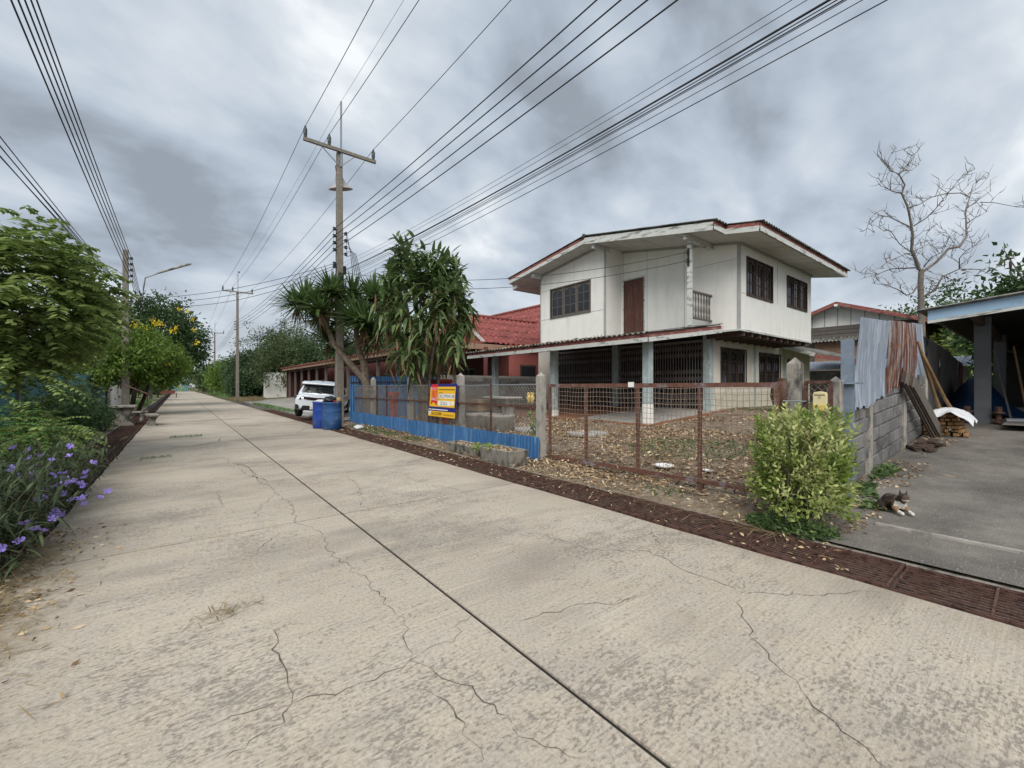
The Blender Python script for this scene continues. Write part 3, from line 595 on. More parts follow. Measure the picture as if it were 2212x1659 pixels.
# windows: a frame with three sashes, each with muntins, an arched head and a pane
def window(o, ax, L, z0, z1, n, wood='dark_wood', parent=house):
    """o: corner at outer wall face, ax: unit along the wall, n: outward normal"""
    o, ax, n = V(o), V(ax), V(n); zz = V((0, 0, 1)); Hh = z1-z0
    def bx(m, a0, a1, b0, b1, d0, d1): m.ob(o+ax*(a0+a1)/2+zz*((b0+b1)/2)+n*((d0+d1)/2), ax*(a1-a0)/2, zz*(b1-b0)/2, n*(d1-d0)/2)
    m = MB(); f = .05
    bx(m, -.03, L+.03, -.04, 0, -.09, .035); bx(m, -.03, L+.03, Hh, Hh+.04, -.09, .03); bx(m, -.03, 0, 0, Hh, -.09, .03); bx(m, L, L+.03, 0, Hh, -.09, .03)
    sw = L/3
    for k in (1, 2): bx(m, k*sw-.025, k*sw+.025, 0, Hh, -.08, .02)
    fr = m.build('window', 'grey_wood' if wood == 'grey_wood' else wood, parent)
    for k in range(3):
        a0, a1 = k*sw+.025, (k+1)*sw-.025; m = MB(); s = .055
        bx(m, a0, a0+s, 0, Hh, -.06, -.02); bx(m, a1-s, a1, 0, Hh, -.06, -.02); bx(m, a0+s, a1-s, 0, s*1.3, -.06, -.02); bx(m, a0+s, a1-s, Hh-s, Hh, -.06, -.02)
        bx(m, (a0+a1)/2-.012, (a0+a1)/2+.012, s, Hh-s, -.055, -.03)
        for t in (.36, .67): bx(m, a0+s, a1-s, Hh*t-.013, Hh*t+.013, -.055, -.03)
        c = o+ax*(a0+s)+zz*(Hh-s)+n*(-.03); wv = a1-a0-2*s                       # arched head
        pts = [c-n*.02]+[c-n*.02-zz*(.02+.10*abs(1-2*t)**1.5)+ax*wv*t for t in np.linspace(0, 1, 9)]+[c-n*.02+ax*wv]
        m.prism(pts, n*.02); m.build('sash', wood, fr)
        m = MB(); bx(m, a0+s, a1-s, s, Hh-s, -.05, -.044); m.build('pane', 'glass', fr)
    return fr
window((XB, bw[1], bw[2]), (0, -1, 0), bw[1]-bw[0], bw[2], bw[3], (-1, 0, 0), 'grey_wood')
for q in (W1, W2): window((q[0], YR, q[2]), (1, 0, 0), q[1]-q[0], q[2], q[3], (0, -1, 0))
# lower storey
YW = 7.3; LW1, LW2 = (15.29, 17.31, 1.5, 2.83), (18.54, 20.69, 1.5, 2.80); XC = 14.5
m = wally(YW, .12, XC+.1, 24.4, 1.25, 3.3, [LW1, LW2, (21.5, 22.4, 1.25, 2.7)]); m.build('lower_wall', 'cream', house)
MB().box(XC+.1, 21.5, YW-.004, YW+.12, .4, 1.249).box(22.4, 24.4, YW-.004, YW+.12, .4, 1.249).build('lower_wall', 'cream_base', house)
MB().box(21.5, 22.4, YW+.05, YW+.09, .5, 2.7).build('door_leaf', 'door_wood', house)
MB().box(24.28, 24.4, YW+.12, 15.8, .4, 3.2).build('rear_wall', 'cream', house)
for q in (LW1, LW2): window((q[0], YW, q[2]), (1, 0, 0), q[1]-q[0], q[2], q[3], (0, -1, 0))
for x in (18.1, 21.1): MB().box(x-.09, x+.09, YW-.02, YW, .5, 3.3).build('pilaster', 'teal', house)
for y in (7.36, 11.3, 15.0): MB().box(XC-.13, XC+.13, y-.13, y+.13, .3, 3.28).build('column', 'teal', house, bevel=.01)
MB().box(XC-.1, XC+.1, 15.13, 16.1, .4, 3.2).build('front_wall', 'cream', house)
MB().box(XC+.1, 24.3, 16.0, 16.1, .4, 3.2).build('side_wall', 'cream', house)
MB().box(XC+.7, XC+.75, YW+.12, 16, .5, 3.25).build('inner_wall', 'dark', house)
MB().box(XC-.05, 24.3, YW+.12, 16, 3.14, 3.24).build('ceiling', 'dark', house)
MB().box(XC+.12, XC+.75, YW+.13, 16, .55, .62).build('inner_floor', 'terracotta', house)
# joists under the overhang
for x in np.arange(14.3, 20.3, .62): MB().box(x-.05, x+.05, YR+.03, YW-.01, 3.08, 3.215).build('joist', 'dark_wood', house)
MB().box(XR+.02, XE-.02, YR+.0, YW, 3.217, 3.275).build('floor_deck', 'dark_wood', house)
# rear lean-to roof
m = MB().sheet((20.6, 6.0, 2.82), (7.2, 0, .0), (0, 1.5, .55), (0, -.3, .95), .177, .024, 1); m.build('rear_roof', 'fibre', house)
MB().bar((20.6, 5.98, 2.72), (27.8, 5.98, 2.72), .03, .16).build('fascia_board', 'trim_red', house); MB().bar((20.57, 5.98, 2.76), (20.57, 7.4, 3.28), .03, .15).build('fascia_board', 'trim', house)
MB().box(26.9, 27.0, 6.1, 6.2, .5, 2.8).build('rear_post', 'teal', house)
# folding steel gates
def folding(y0, y1, stack=False):
    root = MB().box(XC-.03, XC+.03, y0, y1, .62, .66).build('folding_gate', 'gate_bar', house); MB().box(XC-.04, XC+.04, y0, y1, 3.02, 3.1).build('top_track', 'gate_bar', root)
    n = int((y1-y0)/.105); m = MB()
    for k in range(n+1):
        y = y0+(y1-y0)*k/n; m.box(XC-.012, XC+.012, y-.011, y+.011, .66, 3.02)
    tag(m.build('bars', 'gate_bar', root), kind='stuff'); m = MB()
    for k in range(n):
        a, b_ = y0+(y1-y0)*k/n, y0+(y1-y0)*(k+1)/n
        for zc in (.85, 1.1, 1.75, 2.0, 2.6, 2.85):
            m.bar((XC-.016, a, zc-.1), (XC-.016, b_, zc+.1), .006, .016); m.bar((XC+.016, a, zc+.1), (XC+.016, b_, zc-.1), .006, .016)
    tag(m.build('lattice', 'gate_bar', root), kind='stuff')
folding(7.5, 11.16); folding(11.44, 14.86)
# veranda: sloping floor, kerb, posts, awning
def vz(x): return zg(x)+.04
def vslab(y0, y1, mat, nm, x0=10.4, x1=14.6, dz=0, th=.25):
    m = MB(); m.prism([(x0, y0, vz(x0)+dz), (x1, y0, vz(x1)+dz), (x1, y1, vz(x1)+dz), (x0, y1, vz(x0)+dz)], (0, 0, -th)); m.build(nm, mat, house)
vslab(6.95, 9.78, 'slab', 'veranda_floor'); vslab(9.79, 15.6, 'terracotta', 'veranda_floor')
vslab(6.85, 15.6, 'terracotta', 'veranda_kerb', 10.28, 10.4, .006); vslab(6.82, 6.95, 'terracotta', 'veranda_kerb', 10.4, 14.6, .006)
for (x, y) in ((10.5, 7.08), (10.84-.2, 11.05), (10.6, 14.6)):
    MB().box(x-.11, x+.11, y-.11, y+.11, .1, 2.75).build('veranda_post', 'teal', house, bevel=.012)
    MB().box(x-.115, x+.115, y-.115, y+.115, .28, .95 if y < 8 else .6).build('veranda_post_base', 'white', house, bevel=.012)
AX0, AX1, AY0, AY1 = 9.8, 13.82, 6.6, 15.5
def za(x): return 2.87+.1375*(x-AX0)
m = MB(); cuts = [AY0-.05, 8.0, 9.5, 10.9, 12.4, 13.9, AY1+.05]
for a, b_ in zip(cuts[:-1], cuts[1:]):
    for (x0, x1, d) in ((AX0-.1, 11.6, .03), (11.45, 13.0 if a > 10 else AX1, .05)):
        m = MB().sheet((x0, a-.03, za(x0)+d), (0, b_-a+.06, 0), (x1-x0, 0, za(x1)-za(x0)), (-.13, 0, 1), .177, .026, 2, .0, .008); m.build('awning_sheet', 'fibre', house)
MB().bar((AX0, AY0, za(AX0)-.05), (AX0, AY1, za(AX0)-.05), .03, .11).build('awning_fascia', 'trim_red', house)
MB().bar((AX0-.03, AY0, za(AX0)-.17), (AX0-.03, AY1, za(AX0)-.17), .03, .12).build('awning_fascia', 'trim', house)
MB().bar((AX0, AY0, za(AX0)-.05), (AX1, AY0, za(AX1)-.05), .03, .11).build('awning_fascia', 'trim_red', house)
MB().bar((AX0, AY0-.03, za(AX0)-.17), (AX1, AY0-.03, za(AX1)-.17), .03, .12).build('awning_fascia', 'trim', house)
for x in (10.5, 11.6, 12.7): MB().box(x-.04, x+.04, AY0+.02, AY1, za(x)-.11, za(x)-.02).build('purlin', 'dark_wood', house)
for y in (7.08, 9.0, 11.05, 12.8, 14.6): MB().bar((AX0+.03, y, za(AX0)-.18), (14.4, y, za(14.4)-.18), .05, .12).build('rafter', 'dark_wood', house)
# dry leaves lying on the awning
n = 900; P = np.stack([rng.uniform(9.9, 12.8, n), rng.uniform(9, 15.3, n), np.zeros(n)], 1); P[:, 2] = [za(x)+.065 for x in P[:, 0]]; D = rdir(n); D[:, 2] *= .2
vs, fs = kites(P, D, .1, .04); tag(put('awning_leaves', 'awning_leaves', vs, fs, 'litter', house), kind='stuff')
# ---------------- red-roofed neighbour house ----------------
nb = thing('bungalow', 'red tiled bungalow with long low carport roof and dark interior', 'house', (10, 20, .3))
def tiles(p0, u, v, mat, parent, nm='roof_tile_course', wave=.34, amp=.05, n=None):
    """roof plane laid in overlapping courses, each a corrugated strip with its own lower edge"""
    p0, u, v = V(p0), V(u), V(v); n = n or max(2, int(v.length/.75)); nr = u.cross(v).normalized()
    if nr.z < 0: nr = -nr
    for k in range(n):
        a = p0+v*(k/n)+nr*(.035); MB().sheet(a, u, v*(1.08/n)-nr*.03, nr, wave, amp, 1, 0, .012).build(nm, mat, parent)
EY0, EY1, EX = 17.5, 50, 8.6
tiles((EX-.15, EY0-.22, 3.30), (0, EY1-EY0+.2, 0), (4.2, 0, .38), 'red_roof', nb, n=5)
MB().box(EX-.03, EX, EY0, EY1, 3.08, 3.28).build('fascia_board', 'fascia', nb)
MB().box(EX, 15.5, EY0-.25, EY0-.21, 3.28, 3.56).build('fascia_board', 'fascia', nb)
for k, y in enumerate(np.linspace(18.4, 48.5, 12)): MB().box(EX+.35, EX+.5, y-.08, y+.08, .2, 3.15).build('carport_post', 'grey_wood', nb)
for k, y in enumerate(np.linspace(18.4, 48.5, 12)): MB().bar((EX+.42, y, 3.14), (13.2, y, 3.5), .08, .14).build('rafter', 'dark_wood', nb)
MB().box(EX+.38, EX+.47, EY0+.1, EY1-.1, 2.95, 3.08).build('beam', 'dark_wood', nb)
MB().box(13.4, 13.55, 17.4, 50, .3, 3.5).build('front_wall', 'maroon', nb)
MB().box(9.0, 13.6, 49.8, 50, .2, 3.5).build('cross_wall', 'maroon', nb)
for y in np.linspace(21, 46, 7):
    wn = MB().box(13.33, 13.4, y-.7, y+.7, 1.3, 2.5).build('window', 'grey_wood', nb)
    for k in (-1, 1): MB().box(13.31, 13.33, y+k*.35-.28, y+k*.35+.28, 1.38, 2.42).build('pane', 'glass', wn)
for y in (31.5, 36, 40.5, 44): MB().box(9.3, 9.36, y-.9, y+.9, .4, 1.35).box(9.28, 9.3, y-.03, y+.03, .4, 1.4).build('board_panel', 'grey_wood', nb)
# gable wing and main roof
GX, GA, GW, GB, GT = 12.5, 20.3, 2.5, 3.72, 5.40
MB().prism([(GX, GA-GW, GB-.1), (GX, GA+GW, GB-.1), (GX, GA, GT)], (.12, 0, 0)).build('gable_wall', 'siding', nb)
for k in range(8):
    z = GB+k*.2; hw = GW*(GT-z)/(GT-GB)-.12
    if hw > .1: MB().box(GX-.018, GX-.002, GA-hw, GA+hw, z, z+.185).build('siding_board', 'siding', nb)
for s in (-1, 1):
    tiles((GX-.3, GA+s*(GW+.15), GB-.06), (5.6, 0, 0), (0, -s*(GW+.15), GT-GB+.12), 'red_roof', nb, n=4)
    MB().bar((GX-.3, GA+s*(GW+.15), GB-.1), (GX-.3, GA, GT+.02), .04, .16).build('barge_board', 'trim', nb)
MB().tube([(GX-.3, GA, GT+.11), (18.0, GA, GT+.11)], .1, 8).build('ridge_cap', 'red_roof', nb, True)
MX0, MX1, MZ0, MZ1 = 15.5, 20.0, 3.62, 7.05
tiles((MX0, 17.15, MZ0), (0, 19, 0), (MX1-MX0, 0, MZ1-MZ0), 'red_roof', nb, n=7); tiles((2*MX1-MX0, 17.15, MZ0), (0, 19, 0), (MX0-MX1, 0, MZ1-MZ0), 'red_roof', nb, n=7)
MB().tube([(MX1, 17.1, MZ1+.08), (MX1, 36.2, MZ1+.08)], .12, 8).build('ridge_cap', 'red_roof', nb, True)
MB().box(MX0-.05, MX0, 17.15, 17.9, 3.42, 3.62).build('fascia_board', 'fascia', nb)
MB().box(13.5, 24, 17.35, 17.5, .4, 3.62).build('side_wall', 'pink', nb)
MB().box(12.0, 12.03, 17.35, 17.55, .3, 3.5).build('side_pillar', 'maroon', nb)
MB().lathe((11.9, 17.2, .3), [(.11, 0), (.11, 3.1)], 14).build('round_column', 'maroon', nb, True)
wn = MB().box(14.2, 15.3, 17.3, 17.35, 1.4, 2.6).build('window', 'dark_wood', nb); MB().box(14.28, 15.22, 17.285, 17.3, 1.48, 2.52).build('pane', 'glass', wn)
MB().prism([(MX0+.2, 17.4, 3.62), (24, 17.4, 3.62), (MX1, 17.4, 6.9)], (0, .1, 0)).build('gable_wall', 'pink', nb)
# white end wall of the next plot
tag(MB().box(7.4, 12, 53.5, 53.7, .2, 3.0).build('plot_wall', 'white'), 'plain white wall past the end of the long carport', 'wall')

# ---------------- weathered wooden house behind ----------------
wh = thing('wooden_house', 'dark weathered board house with white gable and red barge boards', 'house', (32, 7.5, .6))
gx, ga, ghw = 30., 7.5, 3.7
MB().prism([(gx, ga-ghw, 4.95), (gx, ga+ghw, 4.95), (gx, ga, 6.2)], (.1, 0, 0)).build('gable_wall', 'white', wh)
for y in np.arange(ga-3.0, ga+3.1, .62):
    zt = 6.2-abs(y-ga)*.373; MB().box(gx-.02, gx-.002, y-.02, y+.02, 4.95, zt).build('batten', 'batten', wh)
for k in range(20): z = .65+k*.215; MB().prism([(gx+.02, ga-3.3, z), (gx-.035, ga-3.3, z), (gx-.005, ga-3.3, z+.225), (gx+.02, ga-3.3, z+.225)], (0, 6.6, 0)).build('board', 'grey_wood', wh)
MB().box(gx+.02, gx+9, ga-3.3, ga+3.3, .5, 4.9).build('wall', 'dark_wood', wh)
MB().box(gx-.08, gx-.04, 6.6, 8.7, 2.9, 4.05).build('shutter_panel', 'fascia', wh)
MB().sheet((gx-.6, 6.3, 4.05), (0, 2.6, 0), (.55, 0, .25), (-.3, 0, .9), .177, .03).build('window_hood', 'fibre', wh)
for s in (-1, 1):
    a = V((gx-.7, ga+s*4.1, 4.72)); MB().sheet(a, (10.5, 0, 0), (0, -s*4.1, 1.53), (0, s*.3, .95), .177, .025).build('roof', 'fibre', wh)
    MB().bar(a+V((0, 0, -.08)), V((gx-.7, ga, 6.17)), .04, .2).build('barge_board', 'trim_red', wh)
MB().box(gx-.75, gx-.1, ga-.08, ga+.08, 6.0, 6.12).build('ridge_beam', 'white', wh)
# low block wall with sheet coping in front of it
bwl = thing('block_wall', 'low grey block wall with pale blue sheet roof on top behind the white house', 'wall', (27.5, 5.5, .6))
MB().box(27.5, 27.66, 2.2, 9, .5, 2.3).build('wall_core', 'mortar', bwl)
for c in range(8):
    for k in range(16):
        y = 2.25+k*.42+(.2 if c % 2 else 0); MB().box(27.47, 27.5, y, y+.40, .62+c*.21, .62+c*.21+.19).build('block', 'block', bwl)
MB().sheet((26.9, 2.0, 2.36), (0, 7.5, 0), (1.6, 0, .5), (-.3, 0, .9), .12, .015).build('coping_sheet', 'zinc', bwl)

# ---------------- carport on the right ----------------
cp = thing('carport', 'open carport with light blue fascia and dark inside', 'carport', (16, -3, .6))
CX, CY0, CY1 = 12.5, 1.60, -9
def zc(y): return 3.02+.10*(1.6-y)
MB().prism([(CX-.02, CY0, zc(CY0)-.17), (CX-.02, CY1, zc(CY1)-.17), (CX-.02, CY1, zc(CY1)+.03), (CX-.02, CY0, zc(CY0)+.03)], (.03, 0, 0)).build('fascia_board', 'blue_fascia', cp)
MB().prism([(CX-.03, CY0, zc(CY0)-.235), (CX-.03, CY1, zc(CY1)-.235), (CX-.03, CY1, zc(CY1)-.175), (CX-.03, CY0, zc(CY0)-.175)], (.04, 0, 0)).build('fascia_edge', 'trim', cp)
MB().sheet((CX-.15, CY0+.15, zc(CY0+.15)+.06), (13, 0, 0), (0, CY1-CY0, zc(CY1)-zc(CY0)), (0, 0, 1), .177, .025).build('roof', 'fibre', cp)
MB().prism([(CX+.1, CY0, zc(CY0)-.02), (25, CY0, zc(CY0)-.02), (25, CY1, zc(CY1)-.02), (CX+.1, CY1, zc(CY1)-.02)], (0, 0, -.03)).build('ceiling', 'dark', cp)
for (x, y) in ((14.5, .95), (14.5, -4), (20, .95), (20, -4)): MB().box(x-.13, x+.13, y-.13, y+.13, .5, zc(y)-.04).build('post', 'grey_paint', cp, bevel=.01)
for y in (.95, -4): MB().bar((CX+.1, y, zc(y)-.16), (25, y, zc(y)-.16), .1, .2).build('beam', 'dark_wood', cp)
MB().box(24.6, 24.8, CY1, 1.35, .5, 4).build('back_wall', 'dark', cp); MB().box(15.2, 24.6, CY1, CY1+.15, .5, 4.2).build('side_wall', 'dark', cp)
MB().box(13.2, 24, CY1, .6, .67, .685).build('floor', 'drive', cp)
# things stored in and beside the carport
t = thing('tarpaulin', 'dark blue tarpaulin draped over a heap behind the grey carport post', 'tarpaulin', (16.2, 1.2, .67))
def tp(a, b_):
    x = 15.3+2.2*a; y = .35+1.5*b_; r = math.exp(-((a-.5)**2*6+(b_-.55)**2*7)); return (x, y, .66+1.0*r+.06*math.sin(a*17+b_*9)*r)
MB().grid(tp, 18, 14).build('sheet', 'blue_tarp', t, True)
for k, (dx, dy, tx) in enumerate(((0, 0, .3), (.12, -.25, .1), (.25, -.45, -.2), (.1, -.6, -.35))):
    tag(MB().bar((15.2+dx, .55+dy, .68), (15.6+dx, .75+dy+tx*.3, 2.3+.1*k), .09, .035, (0, 1, 0)).build('plank', ['grey_wood', 'bamboo', 'grey_paint', 'grey_wood'][k]),
        ['grey plank leaning against the tarpaulin heap', 'tan plank leaning against the tarpaulin heap', 'blue grey board leaning beside carport post', 'narrow grey batten leaning beside carport post'][k], 'plank')
for k, y in enumerate((1.18, .70)):
    tag(MB().lathe((14.3, y, .64), [(.1, 0), (.1, .03), (.05, .04), (.05, .2), (.1, .21), (.1, .24), (.06, .25), (.06, .36)], 12).build('steel_spool', 'rust', None, True), ['small rusty spool beside carport post near the tarpaulin', 'small rusty spool beside carport post near the pipes'][k], 'spool')
tag(MB().tube([(14.2, .6, .71), (14.5, .1, .71)], .05, 10).build('pipe', 'steel'), 'short grey pipe lying on the carport floor edge', 'pipe')

# ---------------- boundary wall, sheets and steel post on the right ----------------
bw2 = thing('block_wall', 'grey cinder block wall with concrete pillars beside the driveway', 'wall', (9, 1.65, .2))
MB().prism([(6.42, 1.64, zg(6.4)-.1), (12.4, 1.64, zg(12.4)-.1), (12.4, 1.64, zg(12.4)+1.28), (6.42, 1.64, zg(6.42)+1.18)], (0, .07, 0)).build('wall_core', 'mortar', bw2)
bm = MB().ob((0, 0, 0), (.184, 0, 0), (0, .022, 0), (0, 0, .089)); proto = None
for c in range(6):
    for k in range(16):
        x = 6.62+k*.40+(.2 if c % 2 else 0)
        if x > 12.3 or any(abs(x-q) < .12 for q in (7.85, 10.2)): continue
        z = zg(x)+.13+c*.2
        if proto is None: proto = bm.build('block', 'block', bw2, base=None, bevel=.008); o = proto; o.data.transform(Matrix.Translation(ORG[bw2]))
        else: o = proto.copy(); col.objects.link(o)
        o.parent = bw2; o.location = V((x, 1.628+U(-.003, .003), z))-ORG[bw2]; o.rotation_euler = (U(-.01, .01), -.06+U(-.006, .006), 0)
for x in (6.45, 7.85, 10.2, 12.35): MB().box(x-.075, x+.075, 1.585, 1.73, zg(x)-.1, zg(x)+1.32).build('pillar', 'conc' if x > 7 else 'conc_dark', bw2, bevel=.01)
def fsheet(x0, x1, zb0, zt0, zb1, zt1, mat, label, y=1.56, lean=0., wave=.076):
    m = MB(); p = V((x0, y, zb0)); u = V((x1-x0, 0, 0)); n = max(8, int((x1-x0)/wave*6))
    def fn(a, b_):
        x = x0+(x1-x0)*a; zb = zb0+(zb1-zb0)*a; zt = zt0+(zt1-zt0)*a
        z = zb+(zt-zb)*b_; 
        if b_ < .01: z += .03*math.sin(a*9+x0)+.02*math.sin(a*31)
        return (x+.05*(b_-.5)*lean, y-.011*math.sin(2*math.pi*(x-x0)/wave)+.03*math.sin(b_*3+x0)-.015*b_, z)
    m.grid(fn, n, 8); o = m.build('corrugated_sheet', mat, None, False); s = o.modifiers.new('th', 'SOLIDIFY'); s.thickness = .004
    tag(o, label, 'metal sheet', 'corrugated sheets over the block wall')
fsheet(7.0, 8.66, 1.12, 2.36, 1.30, 2.46, 'zinc', 'pale blue grey corrugated sheet hanging over wall beside the cream mailbox', lean=1)
fsheet(8.62, 9.75, 1.34, 2.47, 1.46, 2.56, 'rust_sheet', 'rust red corrugated sheet next to the pale blue grey sheet', 1.575)
fsheet(9.7, 10.8, 1.46, 2.55, 1.62, 2.62, 'rust_sheet', 'rusty streaked corrugated sheet behind the leaning dark planks', 1.57)
fsheet(10.75, 11.75, 1.62, 2.64, 1.72, 2.70, 'zinc', 'narrow pale sheet at the far end of the rusty sheets', 1.58)
for k, (a, b_) in enumerate(((11.7, 13.4), (13.3, 15), (14.9, 16.6), (16.5, 18.2), (18.1, 19.8))):
    fsheet(a, b_, .7, 2.62-.09*k, .75, 2.55-.09*k, 'dark_sheet' if k < 4 else 'rust_sheet', ['dull grey sheet fence behind the bamboo poles', 'dull grey sheet fence behind the firewood stack', 'dull dark sheet in fence under carport eave', 'dull dark sheet in fence near blue tarpaulin', 'brownish sheet at the fence end beyond the tarpaulin'][k], 1.72)
sp = thing('steel_post', 'blue grey square steel post welded to small plates beside the sheets', 'post', (6.42, 1.52, .05))
MB().box(6.36, 6.47, 1.47, 1.58, -.02, 2.02).build('tube', 'tube', sp); MB().box(6.3, 6.62, 1.42, 1.60, 1.48, 1.50).build('plate', 'tube', sp); MB().box(6.47, 6.6, 1.50, 1.56, 1.5, 1.72).build('gusset', 'tube', sp)
# ---------------- gate, fence and posts in front of the yard ----------------
def cpost(x, y, z0, z1, w, label, mat='conc', name='concrete_post', cat='post', group=None):
    h = w/2; m = MB().box(x-h, x+h, y-h, y+h, z0, z1-w*.6); m.add([(x-h, y-h, z1-w*.6), (x+h, y-h, z1-w*.6), (x+h, y+h, z1-w*.6), (x-h, y+h, z1-w*.6), (x, y, z1)], [(0, 1, 4), (1, 2, 4), (2, 3, 4), (3, 0, 4)])
    return tag(m.build(name, mat, bevel=.006), label, cat, group)
cpost(5.56, 6.14, -.1, 1.74, .15, 'tall concrete fence post between blue sheet and rusty gate')
cpost(5.72, 1.86, -.1, 1.80, .14, 'thick mossy concrete gate post with pyramid top beside the bush', 'conc_dark')
cpost(5.85, 1.50, -.1, 1.57, .12, 'short capped concrete post right of the cream mailbox')
for k, (x, y) in enumerate(((5.6, 9.2), (5.6, 12.15), (5.6, 15.3))):
    cpost(x, y, -.1, 1.80, .15, ['weathered concrete post behind the for sale sign', 'pale concrete post between the sign and the red pedestal', 'weathered concrete post beside the pale leaning trunk and red pedestal'][k])
cpost(9.2, 17.0, 0, 2.05, .16, 'concrete post where blue sheets meet the block boundary wall')
def mesh_diag(m, A, ax, L, Hh, z0, s, r):        # chain link as two sets of diagonal wires
    A, ax = V(A), V(ax); n = int((L+Hh)/s)
    for k in range(n):
        for sg in (0, 1):
            a0 = k*s-Hh; p = []
            for t in (0, 1): p.append((a0+Hh*t, Hh*t))
            (xa, za_), (xb, zb) = p
            if xa < 0: za_ += -xa; xa = 0
            if xb > L: zb -= xb-L; xb = L
            if xb-xa < .02: continue
            if sg: xa, xb = L-xa, L-xb
            off = V((-.004 if sg else .004, 0, 0)); m.tube([A+ax*xa+V((0, 0, z0+za_))+off, A+ax*xb+V((0, 0, z0+zb))+off], r, 3, False)
fence = thing('chain_link_fence', 'sagging chain link fence with rusty rails and blue sheets along its foot', 'fence', (5.5, 11.5, 0))
m = MB(); mesh_diag(m, (5.5, 6.25, 0), (0, 1, 0), 10.8, 1.02, .46, .09, .0048); mo = m.build('wire_mesh', 'chain', fence); tag(mo, kind='stuff')
MB().tube([(5.5, 6.2, 1.49), (5.5, 9.2, 1.47), (5.5, 12.1, 1.49), (5.5, 17.05, 1.47)], .014, 6).build('top_wire', 'steel', fence)
MB().bar((5.48, 6.2, 1.05), (5.48, 17.05, 1.02), .03, .045).build('mid_rail', 'rust', fence)
for y in (7.7, 10.7, 13.7, 14.6, 17.05): MB().bar((5.47, y, 0), (5.47, y, 1.5), .035, .035).build('stay', 'rust', fence)
ycut = [6.06, 6.95, 7.8, 8.7, 9.55, 10.4, 11.3, 12.1, 13.0, 13.9, 14.8, 15.7, 16.5, 17.1]
for k, (a, b_) in enumerate(zip(ycut[:-1], ycut[1:])):
    MB().sheet((5.40-.006*(k % 2), a-.02, -.03), (0, b_-a+.04, 0), (U(-.03, .03), 0, .50+U(-.02, .02)), (-1, 0, 0), .1, .007, 2, .006).build('blue_sheet', 'blue_sheet', fence)
# gate of welded mesh in a rusty frame
gate = thing('gate', 'wide rusty steel gate filled with welded wire mesh', 'gate', (5.64, 4, 0))
GY0, GY1, GXX = 1.98, 6.0, 5.64
MB().box(GXX-.025, GXX+.025, GY0, GY1, 1.44, 1.50).build('top_rail', 'rustbar', gate)
MB().bar((GXX, GY0, .17), (GXX, GY1, .10), .05, .06).build('bottom_rail', 'rustbar', gate)
for y in (2.02, 2.98, 3.98, 5.05, 5.97): MB().box(GXX-.022, GXX+.022, y-.022, y+.022, .15, 1.44).build('upright', 'rustbar', gate)
m = MB()
def wob(y, z): return (GXX-.028+.006*math.sin(y*5+z*3), y+.010*math.sin(z*6+y*4), z+.008*math.sin(y*7))
for k in range(56):
    y = 2.05+k*.07; 
    if y < 5.95: m.tube([wob(y+U(-.008, .008), z) for z in np.linspace(.16, 1.44, 6)], .0038, 3, False)
for k in range(17):
    z = .18+k*.078; m.tube([wob(y, z) for y in np.linspace(2.0, 5.98, 18)], .0038, 3, False)
tag(m.build('wire_mesh', 'wire_rust', gate), kind='stuff')
MB().box(GXX-.06, GXX-.03, 4.03, 4.12, 1.44, 1.52).build('white_tag', 'swhite', gate)
MB().box(GXX-.04, GXX+.02, 2.93, 3.0, -.02, .14).build('gate_stop', 'rust', gate)
MB().tube([(5.6, 1.74, 1.28), (5.6, 1.94, 1.28), (5.8, 1.94, 1.28), (5.8, 1.74, 1.28), (5.6, 1.74, 1.28)], .01, 6).build('wire_tie', 'steel', gate)
sg = thing('side_gate', 'narrow chain link side gate in a rusty frame between two concrete posts', 'gate', (5.74, 1.63, .1))
m = MB(); 
MB().bar((5.72, 1.50, 1.50), (5.72, 1.76, 1.50), .03, .035).build('rail', 'rust', sg)
for y in (1.51, 1.75): MB().bar((5.72, y, .1), (5.72, y, 1.5), .035, .035).build('stile', 'rust', sg)
m = MB(); mesh_diag(m, (5.72, 1.52, 0), (0, 1, 0), .22, 1.3, .18, .075, .003); tag(m.build('wire_mesh', 'wire_rust', sg), kind='stuff')
mb_ = thing('mailbox', 'small cream letterbox with yellow lower panel hung on the side gate', 'mailbox', (5.66, 1.60, 1.17))
m = MB().prism([(5.66, 1.535, 1.17), (5.66, 1.665, 1.17), (5.66, 1.665, 1.36), (5.66, 1.655, 1.385), (5.66, 1.60, 1.395), (5.66, 1.545, 1.385), (5.66, 1.535, 1.36)], (.05, 0, 0)); m.build('case', 'mail', mb_, bevel=.004)
MB().box(5.653, 5.66, 1.545, 1.655, 1.18, 1.245).build('lower_panel', 'mail2', mb_); MB().box(5.656, 5.66, 1.55, 1.65, 1.352, 1.36).build('slot', 'black', mb_); MB().tube([(5.656, 1.6+.012*math.cos(a), 1.33+.012*math.sin(a)) for a in np.linspace(0, 6.28, 13)], .002, 4, False).build('keyhole_ring', 'steel', mb_)

